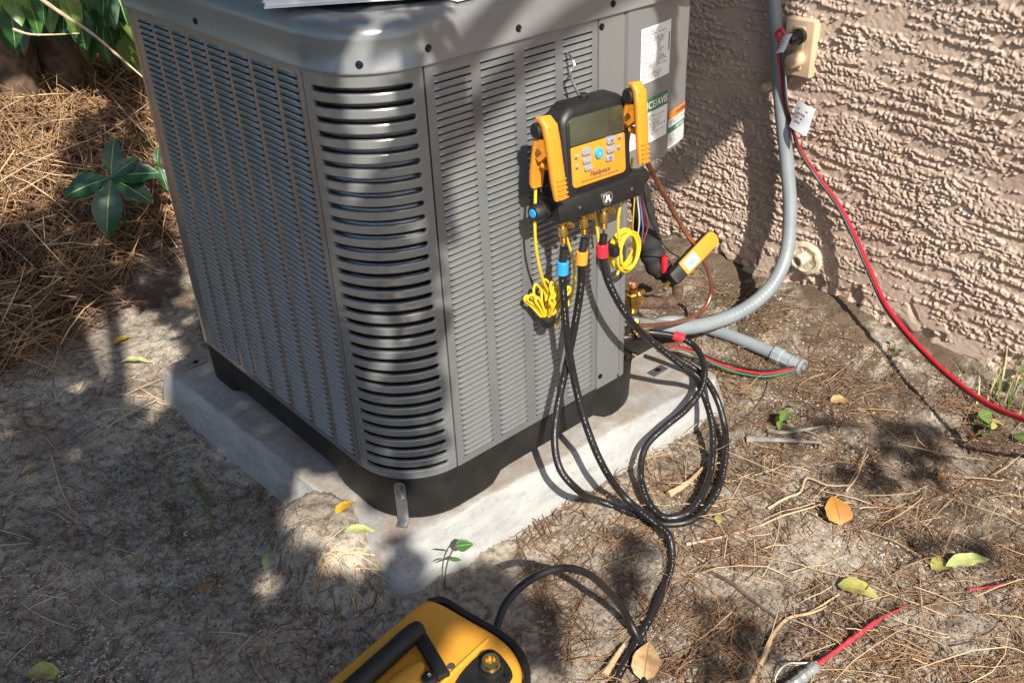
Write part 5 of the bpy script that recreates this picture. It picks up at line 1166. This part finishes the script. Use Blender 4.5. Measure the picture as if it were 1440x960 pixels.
# shrub in the upper left with hanging leaves, trunks behind
shr = root('shrub', (.35, 2.45, .05), 'dark broad leaved shrub hanging over the pine straw bank', 'shrub')
lmA = [leaf_mesh('leaf', .15, .085, m_, .15, .5, .75, 8, .01) for m_ in ('leaf_mid', 'leaf_dark', 'leaf_dark', 'leaf_light')]
rr = random.Random(12)
spots = [(30, 8), (60, 5), (85, 2), (100, 12), (125, 14), (135, 30), (150, 8), (165, 22), (172, 50), (180, 8), (112, 30), (145, 55), (160, 75), (175, 85), (8, 14), (20, 30), (118, 48), (168, 8), (90, -14), (130, -8), (50, -12), (10, -10), (180, 34), (155, 36), (186, 66), (140, 0), (70, 18), (40, 24)]
for (px, py) in spots:
    for rep_ in range(2):
        y_ = rr.uniform(2.15, 2.55); p = at(px+rr.uniform(-8, 8), py-18+rr.uniform(-6, 6), 'y', y_); plant_leaf(shr, rr.choice(lmA), p, rr.uniform(-2.6, -.6), rr.uniform(-1.35, -.75), rr.uniform(-.5, .5), rr.uniform(.65, 1.1))
for k in range(9):
    x0 = rr.uniform(.1, .75); p0 = np.array([x0, 2.55+rr.uniform(-.1, .2), float(gz(x0, 2.6))-.02]); p1 = p0+np.array([rr.uniform(-.15, .15), rr.uniform(-.3, 0), rr.uniform(.35, .6)]); mb = MB(); pth = spline([p0, (p0+p1)/2+np.array([rr.uniform(-.04, .04), 0, .02]), p1], 6); tube(mb, pth, .006, 7, radii=[.008*(1-.5*i/len(pth)) for i in range(len(pth))]); mb.build('stem', M['bark'], shr)
# dense foliage wall further back, one mass
def leaf_cloud(name, mat, P, L_, W_, seed, kind='stuff', parent=None, hang=False):
    rg = np.random.default_rng(seed); P = np.asarray(P, float); N = len(P)
    d = rg.normal(0, 1, (N, 3)); d[:, 2] = d[:, 2]*.5-(.8 if hang else .1); d /= np.linalg.norm(d, axis=1)[:, None]
    s_ = np.cross(d, rg.normal(0, 1, (N, 3))); s_ /= np.linalg.norm(s_, axis=1)[:, None]; n_ = np.cross(d, s_); sc = rg.uniform(.6, 1.3, N)[:, None]
    rows = [(0, .08), (.3, .85), (.6, .95), (.85, .5), (1, .04)]; V = []
    for (t, w_) in rows:
        c = P+d*(t-.5)*L_*sc+n_*(.12*L_*(t-t*t)*2)*sc
        V += [c-s_*w_*W_/2*sc+n_*w_*W_*.12*sc, c, c+s_*w_*W_/2*sc+n_*w_*W_*.12*sc]
    V = np.stack(V, 1).reshape(-1, 3); q = np.array([(3*i+j, 3*i+j+1, 3*i+j+4, 3*i+j+3) for i in range(4) for j in range(2)]); Fq = (np.arange(N)*15)[:, None, None]+q[None]
    o = big(name, V, Fq.reshape(-1, 4), M[mat], parent)
    if kind: o['kind'] = kind
    return o
rg = np.random.default_rng(50); n = 5200
HP = np.stack([rg.uniform(-1.6, 2.6, n), 2.75+np.abs(rg.normal(0, .55, n)), rg.uniform(-.05, 2.2, n)], 1)
leaf_cloud('undergrowth', 'leaf_dark', HP, .13, .07, 51, hang=True)
n = 1500; HQ = np.stack([-3.6+np.abs(rg.normal(0, .5, n))*-1, rg.uniform(-2.5, 5, n), rg.uniform(-.2, 1.3, n)], 1)
leaf_cloud('added_hedge_foliage', 'leaf_dark', HQ, .42, .24, 52, hang=True)  # hedge added out of view to darken reflections and block low sky
def trunk(px, py, y_, r, h, label, lean=0.0, stubs=True):
    b = at(px, py, 'y', y_); b[2] = float(gz(b[0], b[1]))-.05; r_ = root('tree', tuple(b), label, 'tree', 'trees behind the straw bank'); mb = MB(); n = 14; V = []; rr = random.Random(px); k_ = 18
    for i in range(n+1):
        t = i/n
        for k in range(k_):
            a = 2*pi*k/k_; R_ = r*(1+.5*(1-t)**6)*(1-.25*t)*(1+.09*sin(3*a+i*.7)+.10*rr.random()); V.append((b[0]+lean*t*h+R_*cos(a), b[1]+R_*sin(a), b[2]+t*h))
    mb.add(V, [(i*k_+k, i*k_+(k+1) % k_, (i+1)*k_+(k+1) % k_, (i+1)*k_+k) for i in range(n) for k in range(k_)]+[tuple(n*k_+k for k in range(k_))]); mb.build('trunk', M['bark'], r_, angle=60)
    cen_ = np.array([b[0]+lean*h, b[1], b[2]+h]); rg = np.random.default_rng(px+7); P = cen_+rg.normal(0, 1, (500, 3))*np.array([.45, .35, .35]); P = P[P[:, 2] > 1.2]
    leaf_cloud('crown', 'leaf_dark', P, .14, .07, px, kind=None, parent=r_)
trunk(84, 70, 2.62, .062, 1.7, 'slim dark tree trunk rising behind the straw bank')
trunk(8, 70, 2.60, .07, 1.7, 'thick brown tree trunk at the far left edge', -.02)
P0 = [at(48, -8, 'y', 2.05), at(85, 18, 'y', 2.03), at(130, 48, 'y', 2.0), at(170, 82, 'y', 1.95), at(205, 112, 'y', 1.9)]
twig(P0, .0058, 'pale_twig', 'long pale vine stem slanting down past the shrub to the unit', cat='vine', nm='vine', group='vines by the shrub')
twig([at(18, 41, 'y', 2.2), at(40, 48, 'y', 2.18), at(70, 49, 'y', 2.15), at(112, 47, 'y', 2.12)], .0040, 'pale_twig', 'pale horizontal twig in front of the dark trunk', cat='twig', group='vines by the shrub')
twig([atg(-20, 268, .10), atg(40, 232, .11), atg(95, 208, .12), atg(150, 186, .12), at(205, 148, 'y', 2.0)], .0022, 'pale_twig', 'thin straw coloured stem lying across the pine straw', cat='stem', nm='stem', group='vines by the shrub')
twig([atg(150, 186, .10), atg(180, 196, .09), atg(205, 200, .09), atg(225, 185, .10)], .0016, 'grass', 'thin curling green tendril on the straw', cat='tendril', nm='tendril', group='vines by the shrub')

# ---------------------------------------------------------------- tree added out of view; its leaves are set to cast the wanted shade
def inpoly(x, y, P):
    c = False; j = len(P)-1
    for i in range(len(P)):
        xi, yi = P[i]; xj, yj = P[j]
        if (yi > y) != (yj > y) and x < (xj-xi)*(y-yi)/(yj-yi+1e-9)+xi: c = not c
        j = i
    return c
SHADE = [(1.0, [(-60, -60), (480, -60), (520, 90), (545, 420), (585, 640), (535, 720), (590, 835), (690, 800), (740, 880), (700, 1000), (-60, 1000)]),
         (1.0, [(930, -60), (1072, -60), (1080, 112), (962, 248), (930, 260)]),
         (.5, [(1110, 590), (1320, 605), (1330, 680), (1190, 680), (1100, 645)]), (.5, [(855, 750), (900, 755), (890, 850), (845, 850)]), (.35, [(1270, 745), (1400, 765), (1440, 800), (1290, 790)]), (.3, [(690, 800), (740, 780), (790, 880), (760, 980), (700, 900)]), (.2, [(985, 850), (1100, 840), (1090, 960), (990, 960)])]
LIT = [[(500, 960), (610, 838), (690, 870), (735, 905), (745, 990), (480, 990)], [(-60, 60), (70, 60), (130, 85), (165, 130), (110, 190), (90, 300), (-60, 350)], [(105, 440), (190, 425), (270, 490), (255, 580), (140, 580)], [(400, 680), (480, 650), (545, 710), (560, 810), (460, 815), (400, 760)], [(340, 800), (400, 785), (435, 815), (370, 850)], [(370, -60), (480, -60), (480, 10), (370, 10)]]
rr = random.Random(77); CR_P = []; SMALL = []
def surface(px, py):
    d = FW+RT*(px-720)/F_PX-UP*(py-480)/F_PX; best = None
    for ax_, val, ok in (('x', 0, lambda p: .06 < p[1] < .8 and -.1 < p[2] < .8), ('y', 0, lambda p: .06 < p[0] < .68 and -.1 < p[2] < .8), ('z', .79, lambda p: 0 < p[0] < .77 and 0 < p[1] < .8), ('x', WX, lambda p: p[2] > G0), ('z', G0, lambda p: True)):
        i = 'xyz'.index(ax_); t = (val-CAM[i])/d[i]
        if t > 0:
            p = CAM+d*t
            if ok(p) and (best is None or t < best[0]): best = (t, p)
    if best is not None and best[1][1] > 1.3 and best[1][2] < 0:      # straw bank
        p = best[1]
        for _ in range(12): p = .5*p+.5*at(px, py, 'z', float(gz(p[0], p[1])))
        return p
    return best[1] if best else None
lap = 0
for lap, (stp_, xe, ye) in enumerate(((12, 1480, 990), (9, 345, 515))):
  px = -50
  while px < xe:
    py = -50
    while py < ye:
        x, y = px+rr.uniform(-8, 8), py+rr.uniform(-8, 8); py += stp_
        if x < 330 and y < 500 and not lap: continue
        if any(inpoly(x, y, L_) for L_ in LIT): continue
        pr_ = max([p_ for p_, P in SHADE if inpoly(x, y, P)], default=0)
        if pr_ <= 0: continue
        if pr_ < .9:                                                   # clumped gaps
            pr_ = pr_*(1.0 if sample(T_B, np.array(x/700), np.array(y/700), 1.0) > 0 else .35)
        if rr.random() > pr_: continue
        p = surface(x, y)
        if p is not None and p[1] > 2.4 and x < 260: p = at(x, y, 'y', 2.35)
        if p is None or p[1] > 3.2: continue
        tmin = (1.40-p[2])/SUN_TO[2]; t = tmin+.35+.30*float(sample(T_A, np.array(p[0]*1.0), np.array(p[1]+p[2]), 1.2))+rr.uniform(0, .6); t = max(t, tmin); CR_P.append(p+SUN_TO*t); SMALL.append(pr_ < .9)  # leaf set on the sun ray of a point chosen for shade
    px += stp_
CR_P = np.array(CR_P)
tr = root('added_shade_tree', (-2.3, -2.9, G0), 'added broad leaved tree out of view, leaves set along sun rays to shade the place', 'tree')
SMALL = np.array(SMALL); leaf_cloud('crown', 'leaf_mid', CR_P[~SMALL], .080, .054, 61, kind=None, parent=tr); leaf_cloud('crown', 'leaf_mid', CR_P[SMALL], .075, .045, 62, kind=None, parent=tr)  # unseen crown shaped by the shade outlines above
cm = CR_P.mean(0); tb = np.array([-2.3, -2.9, G0-.05]); tt_ = np.array([-1.6, -2.3, 2.3]); mb = MB(); pth = spline([tb, tb*.5+tt_*.5+np.array([-.1, 0, .1]), tt_], 10); tube(mb, pth, .12, 14, radii=[.14*(1-.55*i/len(pth)) for i in range(len(pth))]); tk = mb.build('trunk', M['bark'], tr)  # trunk and limbs added to carry those leaves
for k in range(9):
    e_ = CR_P[rr.randrange(len(CR_P))]; mid = (tt_+e_)/2+np.array([0, 0, .25]); mb = MB(); pth = spline([tt_-np.array([0, 0, .1]), mid, e_], 8); tube(mb, pth, .03, 8, radii=[.035*(1-.85*i/len(pth)) for i in range(len(pth))]); mb.build('added_limb', M['bark'], tr)

for o in bpy.data.objects:
    if o.name.split('.')[0] in ('print', 'coil_tubes', 'moulded_mark', 'grip_rib'): o['kind'] = 'stuff'
